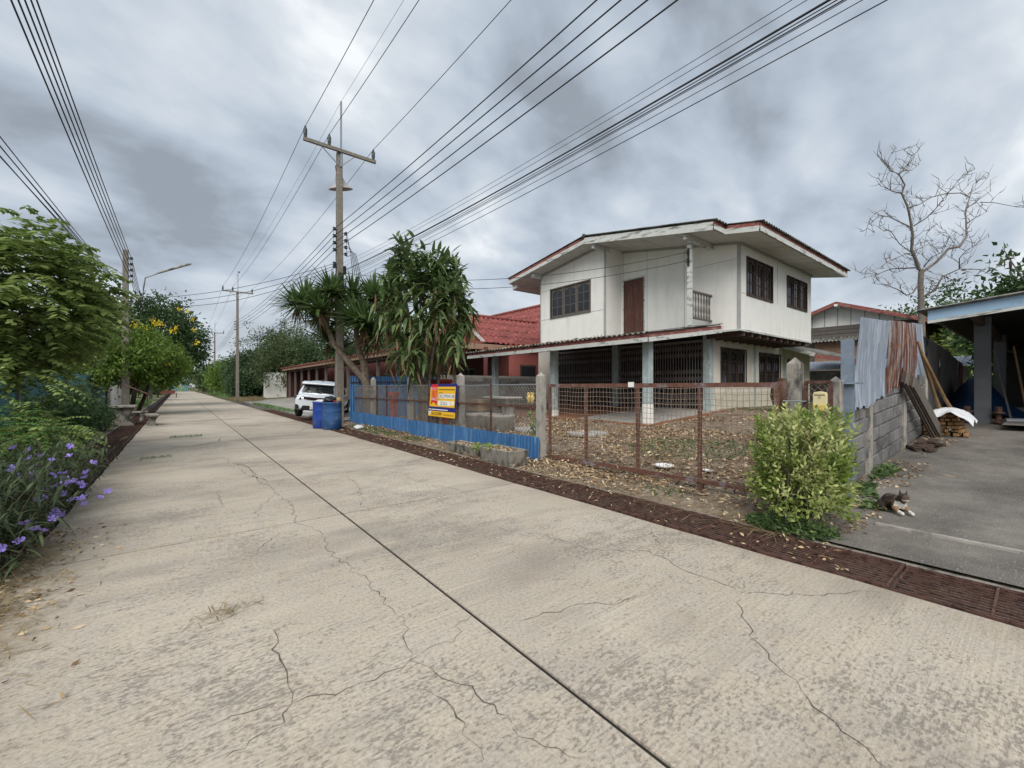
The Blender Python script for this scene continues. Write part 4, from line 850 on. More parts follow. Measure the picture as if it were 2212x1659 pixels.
# ---------------- for-sale sign on the fence ----------------
sign = thing('sale_sign', 'yellow and navy for sale board with red ribbon tied to the fence', 'sign', (5.36, 9.75, .66))
S0 = V((5.36, 10.50, .66)); SW, SH = 1.42, .86; AX = V((0, -1, 0)).normalized(); UP = V((.06, -.02, 1)).normalized(); SN = AX.cross(UP)
def sp_(a, b_, d=0): return S0+AX*(a*SW)+UP*(b_*SH)+SN*d
def srect(a0, a1, b0, b1, d, mat, nm):
    MB().add([sp_(a0, b0, d), sp_(a1, b0, d), sp_(a1, b1, d), sp_(a0, b1, d)], [(0, 1, 2, 3)]).build(nm, mat, sign)
MB().ob(sp_(.5, .5, -.008), AX*SW/2, UP*SH/2, SN*.006).build('board', 'navy', sign)
srect(.03, .965, .30, .915, .001, 'yellow', 'yellow_panel'); srect(0, 1, 0, .165, .001, 'yellow', 'yellow_strip')
MB().add([sp_(.08, .34, .003), sp_(.18, .45, .003), sp_(.32, .33, .003), sp_(.325, .985, .003), sp_(.08, .985, .003)], [(0, 1, 2, 3, 4)]).build('ribbon', 'sred', sign)
srect(.08, .325, .82, .9, .005, 'spink', 'ribbon_sheen')
text('ขาย', sp_(.095, .60), AX, UP, .185, 'sorange', sign, width=.31, lift=.008); text('SALE', sp_(.095, .49), AX, UP, .085, 'swhite', sign, width=.31, lift=.008)
srect(.37, .945, .56, .70, .003, 'swhite', 'code_panel'); srect(.37, .82, .345, .49, .003, 'swhite', 'area_panel'); srect(.84, .945, .37, .49, .003, 'swhite', 'blank_square')
text('DELOPSH0108', sp_(.385, .585), AX, UP, .085, 'ink', sign, width=.78, lift=.006); text('35 ตร.ว.', sp_(.46, .365), AX, UP, .095, 'ink', sign, width=.36, lift=.006)
text('รหัสทรัพย์สิน', sp_(.36, .715), AX, UP, .03, 'ink', sign, width=.24, lift=.006); text('เนื้อที่', sp_(.37, .51), AX, UP, .03, 'ink', sign, width=.08, lift=.006)
srect(.36, .94, .815, .84, .003, 'ink', 'print_line'); srect(.12, .74, .2, .225, .003, 'swhite', 'print_line')
text('036-223989', sp_(.13, .04), AX, UP, .085, 'ink', sign, width=.56, lift=.006); text('www.bam.co.th', sp_(.60, .05), AX, UP, .045, 'ink', sign, width=.5, lift=.006)
srect(.01, .10, .06, .23, .004, 'swhite', 'logo_panel'); srect(.025, .085, .15, .21, .006, 'ink', 'logo_mark'); text('bam', sp_(.02, .09), AX, UP, .03, 'ink', sign, width=.09, lift=.008)

# ---------------- boundary to the left of the yard ----------------
bf = thing('blue_fence', 'blue corrugated sheet fence along the side boundary behind the yard trees', 'fence', (7, 17, .1))
for k in range(5): MB().sheet((5.3+k*.78, 17.02-.01*(k % 2), .05), (.80, 0, 0), (0, 0, 1.82), (0, -1, 0), .1, .01, 1, .01).build('blue_sheet', 'blue_sheet', bf)
MB().bar((5.3, 16.99, 1.62), (9.2, 16.99, 1.66), .03, .04).build('rail', 'rust', bf)
wl = thing('block_wall', 'unplastered grey block wall with mortar smears along the side boundary', 'wall', (12.5, 17, .4))
MB().box(9.3, 16.2, 17.0, 17.08, .2, 1.98).build('wall_core', 'mortar', wl); bm = MB().ob((0, 0, 0), (.192, 0, 0), (0, .02, 0), (0, 0, .09)); proto = None
for c in range(8):
    for k in range(17):
        x = 9.55+k*.405+(.2 if c % 2 else 0)
        if proto is None: proto = bm.build('block', 'block', wl); o = proto; o.data.transform(Matrix.Translation(ORG[wl]))
        else: o = proto.copy(); col.objects.link(o)
        o.parent = wl; o.location = V((x, 16.985+U(-.006, .006), .38+c*.2+U(-.006, .006)))-ORG[wl]; o.rotation_euler = (0, U(-.012, .012), U(-.01, .01))
for x in (12.2, 16.0): MB().box(x-.07, x+.07, 16.93, 17.1, .2, 1.98).build('pillar', 'white', wl)
# ---------------- utility poles and wires ----------------
def upole(x, y, h, label, arm=True, spike=True, group=None):
    t = thing('utility_pole', label, 'pole', (x, y, 0), group)
    a, b_ = .15, .10; m = MB(); m.add([(x+sx_*a, y+sy_*a, -.1) for sx_, sy_ in ((-1, -1), (1, -1), (1, 1), (-1, 1))]+[(x+sx_*b_, y+sy_*b_, h) for sx_, sy_ in ((-1, -1), (1, -1), (1, 1), (-1, 1))], [(3, 2, 1, 0), (4, 5, 6, 7), (0, 1, 5, 4), (1, 2, 6, 5), (2, 3, 7, 6), (3, 0, 4, 7)])
    m.build('shaft', 'pole', t, bevel=.02)
    if spike: MB().bar((x+.03, y-.12, h-.6), (x+.03, y-.12, h+1.95), .06, .06).build('earth_spike', 'steel', t)
    if arm:
        xm = MB().box(x-1.34, x+1.40, y-.20, y-.10, h-.06, h+.06).build('crossarm', 'pole', t)
        for dx in (-.7, .55): MB().bar((x+dx, y-.15, h-.06), (x+.0, y-.12, h-.62), .03, .03).build('brace', 'steel', t)
        for dx in (-1.27, -.42, 1.30):
            o = MB().lathe((x+dx, y-.15, h+.06), [(.04, 0), (.06, .01), (.06, .07), (.05, .08)]+[(.075 if k % 2 else .055, .09+k*.03) for k in range(9)]+[(.045, .37), (.03, .43)], 10).build('insulator', 'insul', t, True)
    return t
def rack(t, x, y, z, n, dz, side):
    for k in range(n):
        MB().lathe((x+side*.22, y-.10, z-k*dz-.06), [(.03, 0), (.065, .01), (.065, .035), (.035, .05), (.035, .07), (.065, .085), (.065, .11), (.03, .12)], 8).bar((x+side*.08, y-.1, z-k*dz), (x+side*.24, y-.1, z-k*dz), .03, .02).build('insulator', 'insul', t, True)
    MB().bar((x+side*.24, y-.10, z-(n-1)*dz-.1), (x+side*.24, y-.10, z+.1), .02, .02).build('rack_rod', 'steel', t)
PX, PY, PH = 5.0, 17.36, 10.7
p1 = upole(PX, PY, PH, 'tall square concrete utility pole with crossarm and horn loudspeakers behind blue drums')
rack(p1, PX, PY, 7.6, 4, .27, -1); rack(p1, PX, PY, 7.5, 4, .27, 1); rack(p1, PX, PY, 6.25, 2, .12, -1)
for k in range(5): MB().tube([(PX+.27, PY-.12, 7.4-.2*k), (PX+.40+.05*k, PY-.1, 6.8), (PX+.55+.09*k, PY, 5.7), (PX+.75+.14*k, PY+.1, 4.3+.1*k)], .012, 5).build('drop_cable', 'cable', p1)
MB().box(PX-.08, PX+.1, PY-.24, PY-.13, 5.2, 5.9).box(PX+.12, PX+.22, PY-.16, PY, 5.9, 6.2).build('junction_box', 'black', p1)
c = V((PX+.02, PY+.28, 10.12)); hd = V((.22, .18, -.95)).normalized(); a = hd.orthogonal().normalized(); b_ = hd.cross(a); n = 22; rr = [(.07, 0), (.12, .2), (.19, .4), (.29, .56), (.40, .66), (.46, .70), (.47, .71), (.45, .705), (.38, .65), (.28, .55), (.17, .4)]
vs = [c+hd*d+r*(math.cos(2*math.pi*k/n)*a+math.sin(2*math.pi*k/n)*b_) for r, d in rr for k in range(n)]
spk = thing('loudspeaker', 'white horn loudspeaker with red throat hung below the crossarm of the tall pole', 'loudspeaker', tuple(c)); mm = MB().add(vs, [(i*n+k, i*n+(k+1) % n, (i+1)*n+(k+1) % n, (i+1)*n+k) for i in range(len(rr)-1) for k in range(n)]); mm.build('horn', 'horn', spk, True)
MB().tube([c-hd*.15, c+hd*.12], .085, 12).build('driver', 'red_paint', spk)
p2 = upole(4.86, 52.5, 11.3, 'slim concrete utility pole with crossarm standing in dry weeds')
rack(p2, 4.86, 52.5, 8.2, 4, .27, -1)
p3 = upole(5.1, 92, 11, 'distant concrete pole with crossarm beside the end of the road')
LX, LY, LH = -1.98, 27.4, 8.0
pl_ = upole(LX, LY, LH, 'left roadside concrete pole carrying a long street lamp arm', False, False)
rack(pl_, LX, LY, 7.6, 5, .28, 1); rack(pl_, LX, LY, 6.3, 2, .15, -1); rack(pl_, LX, LY, 5.7, 2, .15, 1)
pl2 = upole(-2.4, 62, 7.5, 'far concrete pole half hidden by yellow flowering tree', False, False)
lamp = thing('street_lamp', 'long tube street lamp on a bent arm over the road', 'street lamp', (LX+.2, LY-.1, 5.7))
MB().tube([(LX+.12, LY-.1, 5.75), (LX+.62, LY-.12, 5.8), (LX+.66, LY-.12, 6.3), (LX+.72, LY-.14, 6.75), (LX+1.3, LY-.2, 7.1)], .035, 8).build('arm', 'steel', lamp, True)
MB().bar((LX+1.2, LY-.2, 7.05), (LX+2.5, LY-.3, 7.72), .16, .08).build('tube_housing', 'conc', lamp, bevel=.02)
def wire(pts, r, label, group=None, sag=.3, n=26, name='power_line', cat='wire'):
    pp = []
    for a, b_ in zip(pts[:-1], pts[1:]):
        a, b_ = V(a), V(b_)
        for i in range(n): t = i/n; p = a.lerp(b_, t); p.z -= 4*sag*t*(1-t); pp.append(p)
    pp.append(V(pts[-1])); tag(MB().tube(pp, r, 5, False).build(name, 'cable', base=tuple(pts[0])), label, cat, group)
P0Y = -18.
for dx in (-1.27, -.42, 1.30):
    wire([(PX+dx, P0Y, PH+.49), (PX+dx, PY-.15, PH+.49), (4.86+dx, 52.35, 11.79), (5.1+dx, 91.8, 11.5)], .0095, {-1.27: 'overhead wire on the road side end of the tall pole crossarm', -.42: 'overhead wire on the middle insulator of the tall pole crossarm', 1.30: 'overhead wire on the house side end of the tall pole crossarm'}[dx], 'overhead wires on the crossarms', .55)
wire([(PX+.03, P0Y, PH+1.95), (PX+.03, PY-.12, PH+1.95), (4.89, 52.3, 13.2), (5.1, 91.8, 12.9)], .005, 'thin earth wire from the spike above the tall pole', None, .4)
for k in range(4):
    z = 7.6-.27*k; wire([(PX-.1+.07*k, P0Y, z-.15), (PX-.22, PY-.1, z), (4.64, 52.4, 8.2-.27*k), (4.9, 91.8, 7.9-.27*k)], .0115, 'dark insulated cable strung along the insulator rack of the tall pole', 'insulated cables on the insulator racks', .45)
for k, (zz, xx, r) in enumerate(((6.35, .12, .008), (6.22, .3, .008), (6.05, .25, .026), (6.0, .35, .012), (5.92, .3, .012), (5.85, .42, .014), (5.78, .34, .009), (5.66, .42, .009), (5.5, .5, .012))):
    wire([(PX+.1+.02*(k % 3), P0Y, zz), (PX+.15, PY-.1, zz), (4.95, 52.4, zz+.2)], r*.52, 'thick black communication cable in the bundle below the power cables' if k == 2 else 'thin black communication cable in the bundle below the power cables', 'communication cables', .80-.04*k)
for k in range(5): wire([(LX+.2, -10, 8.25-.2*k), (LX+.22, LY-.1, 7.6-.28*k), (-2.2, 62, 7.0-.25*k)], .013, 'dark cable on the insulator rack of the street lamp pole', 'cables of the street lamp pole', .3)
for k in range(5): wire([(LX-1.5+.05*k, -8, 6.9-.3*k), (LX-.2, LY-.1, 6.3-.15*(k % 2))], .011, 'cable on the verge side of the street lamp pole', 'verge side cables', .25)
for k in range(3): wire([(PX-.22, PY-.1, 6.25-.1*k), (LX+.22, LY-.1, 5.7-.12*k)], .010, 'cable crossing above the road between the two roadside poles', 'cables crossing the road', .35+.15*k)
for k in range(2): wire([(PX+.15, PY-.1, 5.95-.35*k), (12.40, 6.95, 5.62-.27*k)], .009, 'service wire from the tall pole to the balcony post', 'service wires to the house', .55)
tag(MB().tube([(3.98, 42, 11.05), (4.02, 42.1, 11.02)], .06, 6).build('perched_bird', 'cable'), 'tiny dark bird sitting on the overhead wire', 'bird')
# ---------------- trees and plants ----------------
# yucca-like tree by the tall pole
yt = thing('yucca_tree', 'tall branching yucca with sword leaf rosettes beside the utility pole', 'tree', (5.95, 16.4, .05))
B = V((5.95, 16.4, .0)); YF = 16.6
def yp(u, v, df=0): return on_f(u, v, YF+df)
b = MB(); fork = yp(790, 822)
b.tube([B, yp(795, 880), fork], [.24, .2, .17], 9, False)
heads = [((660, 650), .2), ((716, 632), -.5), ((763, 640), .3), ((806, 645), -.3), ((742, 655), .8), ((708, 735), .6), ((815, 728), -.4), ((770, 690), -.8), ((690, 668), -.7), ((835, 690), .4), ((642, 662), .0), ((790, 700), -.9), ((828, 655), .2), ((795, 745), .8), ((735, 700), .7), ((725, 760), .9), ((690, 690), .5)]
for path, rs in (([fork, yp(760, 790), yp(722, 745), yp(705, 700), yp(690, 682), yp(662, 655, .2)], [.15, .13, .11, .1, .08, .06]), ([yp(705, 700), yp(713, 665), yp(716, 638, -.5)], [.09, .08, .06]), ([fork, yp(788, 790), yp(773, 750), yp(768, 700), yp(763, 645, .3)], [.14, .13, .11, .09, .06]),
                 ([yp(773, 750), yp(795, 700), yp(806, 650, -.3)], [.1, .08, .06]), ([yp(722, 745), yp(712, 742), yp(708, 738, .6)], [.07, .06, .05]), ([yp(773, 750), yp(800, 740), yp(815, 731, -.4)], [.08, .06, .05]), ([yp(768, 700), yp(750, 680), yp(742, 660, .8)], [.08, .07, .05]), ([yp(770, 720), yp(772, 700, -.5), yp(770, 692, -.8)], [.08, .06, .05]), ([yp(705, 700), yp(694, 680, -.4), yp(690, 670, -.7)], [.08, .06, .05]), ([yp(800, 740), yp(820, 710, .2), yp(835, 692, .4)], [.07, .06, .05])):
    b.tube(path, rs, 8, False)
b.build('trunk', 'bark', yt, True)
parts = []; dryp = []
for (uv, df) in heads:
    c = np.array(yp(*uv, df)); n = 150; d = rdir(n); d[:, 2] = np.abs(d[:, 2])*1.2-.28; d = unit(d)
    parts.append(strips(c+d*.05, d, rng.uniform(.8, 1.25, n), .088, rng.uniform(.0, .3, n), 4))
    n = 16; d = rdir(n); d[:, 2] = -np.abs(d[:, 2])-.8; dryp.append(strips(c-np.array([0, 0, .1]), unit(d), rng.uniform(.5, .9, n), .04, .3, 3))
vs, fs = join(parts); put('crown', 'crown', vs, fs, 'lf_yucca', yt); vs, fs = join(dryp); put('dry_skirt', 'dry_skirt', vs, fs, 'lf_dry', yt)
# dracaena clump behind the sign
dt = thing('dracaena_tree', 'dense dracaena clump with drooping strap leaves behind the sale sign', 'tree', (6.4, 12.2, .1))
DF = 13.5; b = MB(); base = on_f(918, 905, DF); parts = []; dryp = []
def dp(u, v, df=0): return on_f(u, v, DF+df)
hd = [(862, 575), (880, 560), (905, 590), (845, 620), (940, 600), (972, 585), (985, 620), (835, 660), (870, 650), (915, 640), (955, 650), (995, 665), (850, 700), (890, 700), (930, 690), (970, 700), (1000, 705), (905, 730), (870, 740), (955, 735), (985, 750), (915, 770), (945, 775), (890, 780), (965, 610), (850, 590), (925, 575), (880, 610), (990, 640), (840, 640), (868, 558), (893, 572), (950, 578), (980, 598), (855, 606), (900, 615), (935, 625), (975, 645), (860, 680), (945, 670), (1003, 680)]
for k, (u, v) in enumerate(hd):
    df = U(-1.2, 1.2); c = dp(u, v, df); foot = dp(918+U(-28, 40), 905, U(-.3, .3)); foot.z = .08; mid = foot.lerp(c, .5)+V((U(-.15, .15), U(-.15, .15), 0)); mid.x = foot.x+(c.x-foot.x)*.3; mid.y = foot.y+(c.y-foot.y)*.3
    if k < 11: b.tube([foot, mid, c], [.075, .05, .03], 7, False)
    lo_ = v > 655; n = 60; d = rdir(n); d[:, 2] = d[:, 2]*.8+(.1 if lo_ else .45); d = unit(d); P = np.array(c)+rng.normal(size=(n, 3))*np.array([.12, .12, .28])
    parts.append(strips(P, d, rng.uniform(.34, .56, n), .12, rng.uniform(.35, .95, n) if lo_ else rng.uniform(.05, .5, n), 4))
    if v > 640:
        n = 14; d = rdir(n)*.5; d[:, 2] -= 1; P = np.array(c)+rng.normal(size=(n, 3))*np.array([.2, .2, .3])-np.array([0, 0, .2]); dryp.append(strips(P, unit(d), rng.uniform(.35, .6, n), .06, .1, 3))
b.build('stems', 'bark', dt, True); vs, fs = join(parts); put('crown', 'crown', vs, fs, 'lf_drac', dt); vs, fs = join(dryp); put('dry_leaves', 'dry_leaves', vs, fs, 'lf_dry', dt)

# variegated bush by the side gate
bt = thing('bush', 'bright green variegated bush beside the mossy gate post', 'bush', (5.0, 1.62, 0))
bc = np.array([5.12, 1.60, .66]); b = MB(); parts = []
for k in range(640):
    d = rdir(1)[0]; d = d/np.max(np.abs(d))**.55*(1+.07*math.sin(k*1.7)); d[2] = d[2]*.95+.05
    r = np.array([.39, .42, .55])*(.55+.45*rng.random()**.45)*(.92+.2*rng.random()); tip = bc+d*r
    tip[2] = max(tip[2], .15); foot = np.array([5.05, 1.66, .02])+rng.normal(size=3)*np.array([.1, .1, .0])
    ax = unit((d*np.array([.6, .6, 1])+np.array([0, 0, .75]))[None])[0]
    n = 13; t = np.linspace(0, 1, n)[:, None]; P = tip-ax*.17*(1-t); ang = np.arange(n)*2.4+rng.random()*6
    a = np.cross(ax, [0.3, .8, .1]); a /= np.linalg.norm(a); bb = np.cross(ax, a); D = (np.cos(ang)[:, None]*a+np.sin(ang)[:, None]*bb)*.8+ax*(.45+.5*t)
    parts.append(kites(P, D, rng.uniform(.045, .07, n), rng.uniform(.022, .032, n), .2))
    if k % 6 == 0: b.tube([foot, (foot*.5+tip*.5)+np.array([0, 0, .05]), tip], [.008, .006, .003], 4, False)
for k in range(70):
    d = rdir(1)[0]; tip = np.array([4.98+d[0]*.4, 1.60+d[1]*.42, .2+.25*rng.random()]); n = 12; P = tip+rng.normal(size=(n, 3))*.06; parts.append(kites(P, rdir(n)+np.array([0, 0, .3]), .06, .026, .2))
b.build('stems', 'bark', bt, True); vs, fs = join(parts); put('foliage', 'foliage', vs, fs, 'lf_bush', bt)
def cover(name, label, cx, cy, rx, ry, n, h, L, Wd, mat, kind='stuff', z=0., cat=None):
    a = rng.uniform(0, 6.28, n); r = np.sqrt(rng.random(n)); P = np.stack([cx+rx*r*np.cos(a), cy+ry*r*np.sin(a), z+rng.random(n)*h*(1-.7*r)+.01], 1); P[:, 2] += [zg(x) for x in P[:, 0]]
    D = rdir(n); D[:, 2] = np.abs(D[:, 2])*.6; vs, fs = kites(P, D, L*rng.uniform(.6, 1.3, n), Wd); o = put(name, name, vs, fs, mat); return tag(o, label, cat, None, kind)
cover('ground_cover', 'low dark green creeper under the variegated bush', 4.84, 1.62, .24, .40, 1300, .16, .055, .026, 'lf_cover')
cover('ground_cover', 'green weeds along the foot of the block wall', 6.8, 1.45, .4, .08, 120, .1, .08, .035, 'lf_cover'); cover('ground_cover', 'green weeds along the foot of the block wall', 7.9, 1.45, .5, .1, 160, .12, .1, .04, 'lf_cover')
for k in range(3):
    cx, cy = ((6.25, 1.28), (6.55, 1.33), (6.05, 1.22))[k]; n = 26; d = rdir(n); d[:, 2] = np.abs(d[:, 2])+.3; vs, fs = strips(np.tile([cx, cy, zg(cx)+.02], (n, 1))+rng.normal(size=(n, 3))*np.array([.06, .05, .01]), unit(d), rng.uniform(.09, .17, n), .045, .5, 3)
    tag(put('broadleaf_weed', 'broadleaf_weed', vs, fs, 'lf_cover'), ['broad leaved green weed at the wall foot near the cat', 'broad leaved green weed against the first wall pillar', 'small broad leaved weed between bush and cat'][k], 'weed')

# ---- left verge ----
lt = thing('star_gooseberry_tree', 'leafy tree with long pinnate leaves on the verge before the teal fence', 'tree', (-2.55, 11.2, 0))
trk = MB().tube([(-2.55, 11.2, -.05), (-2.6, 11.1, .9), (-2.5, 11.0, 1.7), (-2.45, 10.9, 2.4)], [.13, .12, .1, .08], 8, False); ends = []
C, d = crown_pts((-2.4, 11.2, 2.8), (1.1, 1.6, 1.1), 46, .5, .2)
for c in C[:22]: q = V(c); trk.tube([(-2.5, 11.0, 1.9), V((-2.5, 11.0, 2.2)).lerp(q, .5)+V((0, 0, .15)), q], [.05, .03, .012], 5, False)
trk.build('trunk', 'bark_dark', lt, True)
n = 1350; C, d = crown_pts((-2.35, 11.3, 3.05), (1.3, 1.85, 1.22), n, .4, .22); D = d*.8+rdir(n)*.6; D[:, 2] = D[:, 2]*.5+.05
vs, fs = pinnate(C, D, rng.uniform(.35, .6, n), 8, .165, .088, .42); put('crown', 'crown', vs, fs, 'lf_left', lt)
n = 90; C, d = crown_pts((-2.2, 10.3, 1.5), (.9, 1.5, .4), n, .2, .3); D = d+rdir(n)*.5; D[:, 2] *= .3; vs, fs = pinnate(C, D, rng.uniform(.3, .5, n), 8, .1, .05, .5); put('lower_fronds', 'crown', vs, fs, 'lf_left', lt)
def shrub(name, label, c, r, n, per, L, Wd, mat, spread=.12, down=.1, cat='shrub', group=None):
    t = thing(name, label, cat, (c[0], c[1], 0), group); b = MB(); C, d = crown_pts(c, r, n, .35)
    C[:, 2] = np.maximum(C[:, 2], .06)
    for q in C[:14]: b.tube([(c[0]+U(-.1, .1), c[1]+U(-.1, .1), -.02), ((c[0]+q[0])/2, (c[1]+q[1])/2, q[2]*.6), q], [.02, .014, .006], 4, False)
    b.build('stems', 'bark_dark', t); vs, fs = clump_leaves(C, d, per, spread, L, Wd, down); put('foliage', 'foliage', vs, fs, mat, t); return t
# feathery pinnate shrub below the tree
ft = thing('fern_shrub', 'feathery green shrub with fine leaflets below the pinnate leaved tree', 'shrub', (-2.1, 8.9, 0)); b = MB()
n = 520; C, d = crown_pts((-2.15, 8.9, .6), (.8, 1.6, .6), n, .25, .3); C[:, 2] = np.maximum(C[:, 2], .1)
for q in C[:16]: b.tube([(-2.15+U(-.2, .2), 8.9+U(-.4, .4), -.02), q*.5+np.array([-1.07, 4.45, .0]), q], [.02, .013, .006], 4, False)
b.build('stems', 'bark_dark', ft); D = d+rdir(n)*.7; D[:, 2] = D[:, 2]*.4+.2; vs, fs = pinnate(C, D, rng.uniform(.25, .5, n), 12, .055, .018, .4); put('foliage', 'foliage', vs, fs, 'lf_fern', ft)
n = 90; C, d = crown_pts((-1.75, 9.6, .72), (.5, .8, .25), n, .2, .3); D = d+rdir(n)*.4; D[:, 2] *= .3; vs, fs = pinnate(C, D, rng.uniform(.4, .6, n), 10, .1, .045, .35); put('fronds', 'foliage', vs, fs, 'lf_left', ft)
shrub('leafy_shrub', 'dark glossy leaved shrub beside the grate and stone bench', (-2.2, 14.6, .62), (.5, 1.3, .62), 230, 12, .13, .06, 'lf_dark')
shrub('leafy_shrub', 'dark shrub with small leaves in front of the teal fence', (-2.4, 17.5, .7), (.5, 1.3, .7), 200, 12, .12, .06, 'lf_dark')
shrub('leafy_shrub', 'low grey green shrub between leafy verge and stone table', (-2.0, 19.0, .45), (.35, .7, .45), 120, 10, .1, .05, 'lf_blue')
bp = thing('banana_plant', 'broad leaved young plant with two large paddle leaves on the verge', 'plant', (-2.05, 13.0, 0)); d = np.array([[.3, -.5, .8], [-.2, .3, 1], [.6, .2, .5], [.2, -.9, .35]]); vs, fs = strips(np.tile([-2.05, 13.0, .35], (4, 1)), unit(d), np.array([.9, .8, .8, .7]), .3, np.array([.4, .2, .6, .6]), 6); put('leaves', 'leaves', vs, fs, 'lf_left', bp); MB().tube([(-2.05, 13, -.02), (-2.05, 13, .5)], [.05, .03], 6).build('stem', 'lf_left', bp)
# purple flowering Ruellia clump
rt = thing('flowering_shrub', 'straggly dark shrub dotted with purple flowers at the road edge', 'shrub', (-1.6, 6.2, 0)); b = MB(); parts = []; fl = []
for k in range(520):
    foot = np.array([rng.uniform(-2.1, -1.0), rng.uniform(4.5, 8.4), -.01]); 
    hgt = rng.uniform(.35, .85); lean = np.array([rng.normal()*.22+.08, rng.normal()*.25-.05, 0]); tip = foot+np.array([0, 0, hgt])+lean*hgt*1.3; mid = (foot+tip)/2+np.array([0, 0, .08]); b.tube([foot, mid, tip], [.005, .004, .002], 3, False)
    n = 20; t = rng.uniform(.15, 1, n)[:, None]; P = foot*(1-t)**2+2*mid*t*(1-t)+tip*t**2; D = rdir(n)*.8+np.array([0, 0, .35]); parts.append(strips(P, D, rng.uniform(.1, .2, n), .02, .35, 3))
    if k % 5 == 0: fl.append(tip)
b.build('stems', 'bark_dark', rt); vs, fs = join(parts); put('foliage', 'foliage', vs, fs, 'lf_ruellia', rt)
fm = None
spots = [(30, 967), (63, 972), (150, 965), (5, 1020), (25, 1010), (75, 1022), (110, 1015), (118, 1025), (137, 1022), (143, 1035), (185, 1022), (182, 1050), (120, 1050), (140, 1045), (95, 1075), (155, 1080), (173, 1078), (115, 1100), (118, 1108), (133, 1112), (68, 1135), (42, 1170), (3, 1185), (215, 1075), (233, 1062), (65, 1050), (6, 1105), (88, 985), (200, 1000), (45, 1040), (100, 1060), (160, 1040)]+[(int(U(0, 190)), int(U(985, 1150))) for _ in range(24)]
for (u, v) in spots:
    c = on_f(u, v, min(4.3+U(-.35, .3), (.86-.1*U(0, 1))*1.45*915/(v-835)))
    vs = []; fs = []
    for k in range(5):
        a0 = k*1.2566; pt = lambda r, a: (r*math.cos(a), r*math.sin(a), .006*math.sin(3*a)+.012*(r/.03)); o_ = len(vs); vs += [(0, 0, -.01), pt(.02, a0-.55), pt(.033, a0-.42), pt(.037, a0), pt(.033, a0+.42), pt(.02, a0+.55)]; fs += [(o_, o_+1, o_+2, o_+3), (o_, o_+3, o_+4, o_+5)]
    if fm is None: fm = put('flower', 'flower', vs, fs, 'purple', None, base=(0, 0, 0)); o = fm
    else: o = fm.copy(); col.objects.link(o)
    o.parent = rt; o.location = c-ORG[rt]; ORG[o] = ORG[rt]; o.rotation_euler = (U(.2, 1.2), U(-.6, .3), U(0, 6))
# dry straw and litter along the left edge
n = 1500; P = np.stack([-1.0+np.abs(rng.normal(size=n))*.22-.15, rng.uniform(2.2, 5.6, n), np.full(n, .012)], 1); P[:, 2] += rng.random(n)*.03; D = rdir(n); D[:, 2] *= .12; vs, fs = strips(P, D, rng.uniform(.06, .26, n), .007, .0, 2); tag(put('dry_straw', 'dry_straw', vs, fs, 'straw'), 'pale dry straw scattered along the road edge below the purple flowers', kind='stuff')
n = 900; P = np.stack([-1.05+np.abs(rng.normal(size=n))*.25-.1, rng.uniform(1.8, 6.2, n), np.full(n, .012)], 1); D = rdir(n); D[:, 2] *= .2; vs, fs = kites(P, D, rng.uniform(.02, .07, n), .02); tag(put('dry_leaves', 'dry_leaves', vs, fs, 'litter'), 'dry leaf crumbs on the road edge below the purple flowers', kind='stuff')
n = 60; P = np.tile([[.22, 3.25, .015]], (n, 1))+rng.normal(size=(n, 3))*np.array([.07, .04, .015]); vs, fs = strips(np.abs(P), rdir(n)*np.array([1, 1, .5]), .12, .007, .2, 2); tag(put('weed_tuft', 'weed_tuft', vs, fs, 'straw'), 'small withered uprooted weed lying on the concrete road', 'weed')

# yellow flowering trees and background trees
def yflowers(t, pts, L=.075):
    m0 = None
    for p in pts:
        n = 26; P = np.array(p)+rng.normal(size=(n, 3))*.07; vs, fs = kites(P, rdir(n), L, L*.8); put('blossom_cluster', 'blossom', vs, fs, 'yellow_fl', t)
ty = tree('trumpet_flower_tree', 'small tree with clusters of yellow trumpet flowers leaning over stone benches', (-2.2, 28.8, 0), [(-2.25, 28.6, -.1), (-2.05, 28.7, .8), (-1.75, 29, 1.6)], [((-1.5, 29.0, 3.0), (1.75, 2.3, 1.35), 330), ((-2.6, 27.8, 2.6), (.9, 1.6, 1.1), 120), ((-.6, 29.5, 2.5), (1.1, 1.6, .9), 120)], 'lf_yel', .19, .09, 32, .18, tr=.11)
MB().tube([(-1.75, 30.2, -.1), (-1.45, 30.1, .8), (-1.2, 29.8, 1.7)], [.1, .09, .07], 7, False).build('trunk', 'bark_dark', ty, True)
yflowers(ty, [on_f(u, v, 21.8+U(-.5, .3)) for u, v in ((330, 692), (336, 700), (340, 697), (318, 712), (312, 706), (350, 700), (372, 716), (290, 705), (295, 700), (278, 712), (258, 790), (362, 788), (390, 840), (425, 740), (380, 708), (268, 706))])
tz = tree('shade_tree', 'taller dark tree behind the yellow flowering tree', (-2.6, 41, 0), [(-2.6, 41, -.1), (-2.4, 41, 2), (-2.0, 41, 3.4)], [((-1.4, 41, 5.6), (2.9, 2.8, 2.2), 380), ((.2, 41.5, 4.2), (1.5, 2.2, 1.8), 150), ((-3.5, 40.5, 5.2), (2.2, 2.2, 2.0), 160)], 'lf_dark', .28, .13, 28, .28, tr=.16)
yflowers(tz, [on_f(u, v, 29.8+U(-.6, .2)) for u, v in ((405, 673), (415, 690), (420, 712), (388, 668))], .09)
k = 0
labs_l = ['roadside tree past the motor cart', 'bushy tree at the verge beyond the shade tree', 'dark tree far along the verge', 'rounded tree near the far road end on the verge side', 'low tree by the blue end wall on the verge side', 'tall tree behind the teal fence', 'bushy tree behind the white gate']
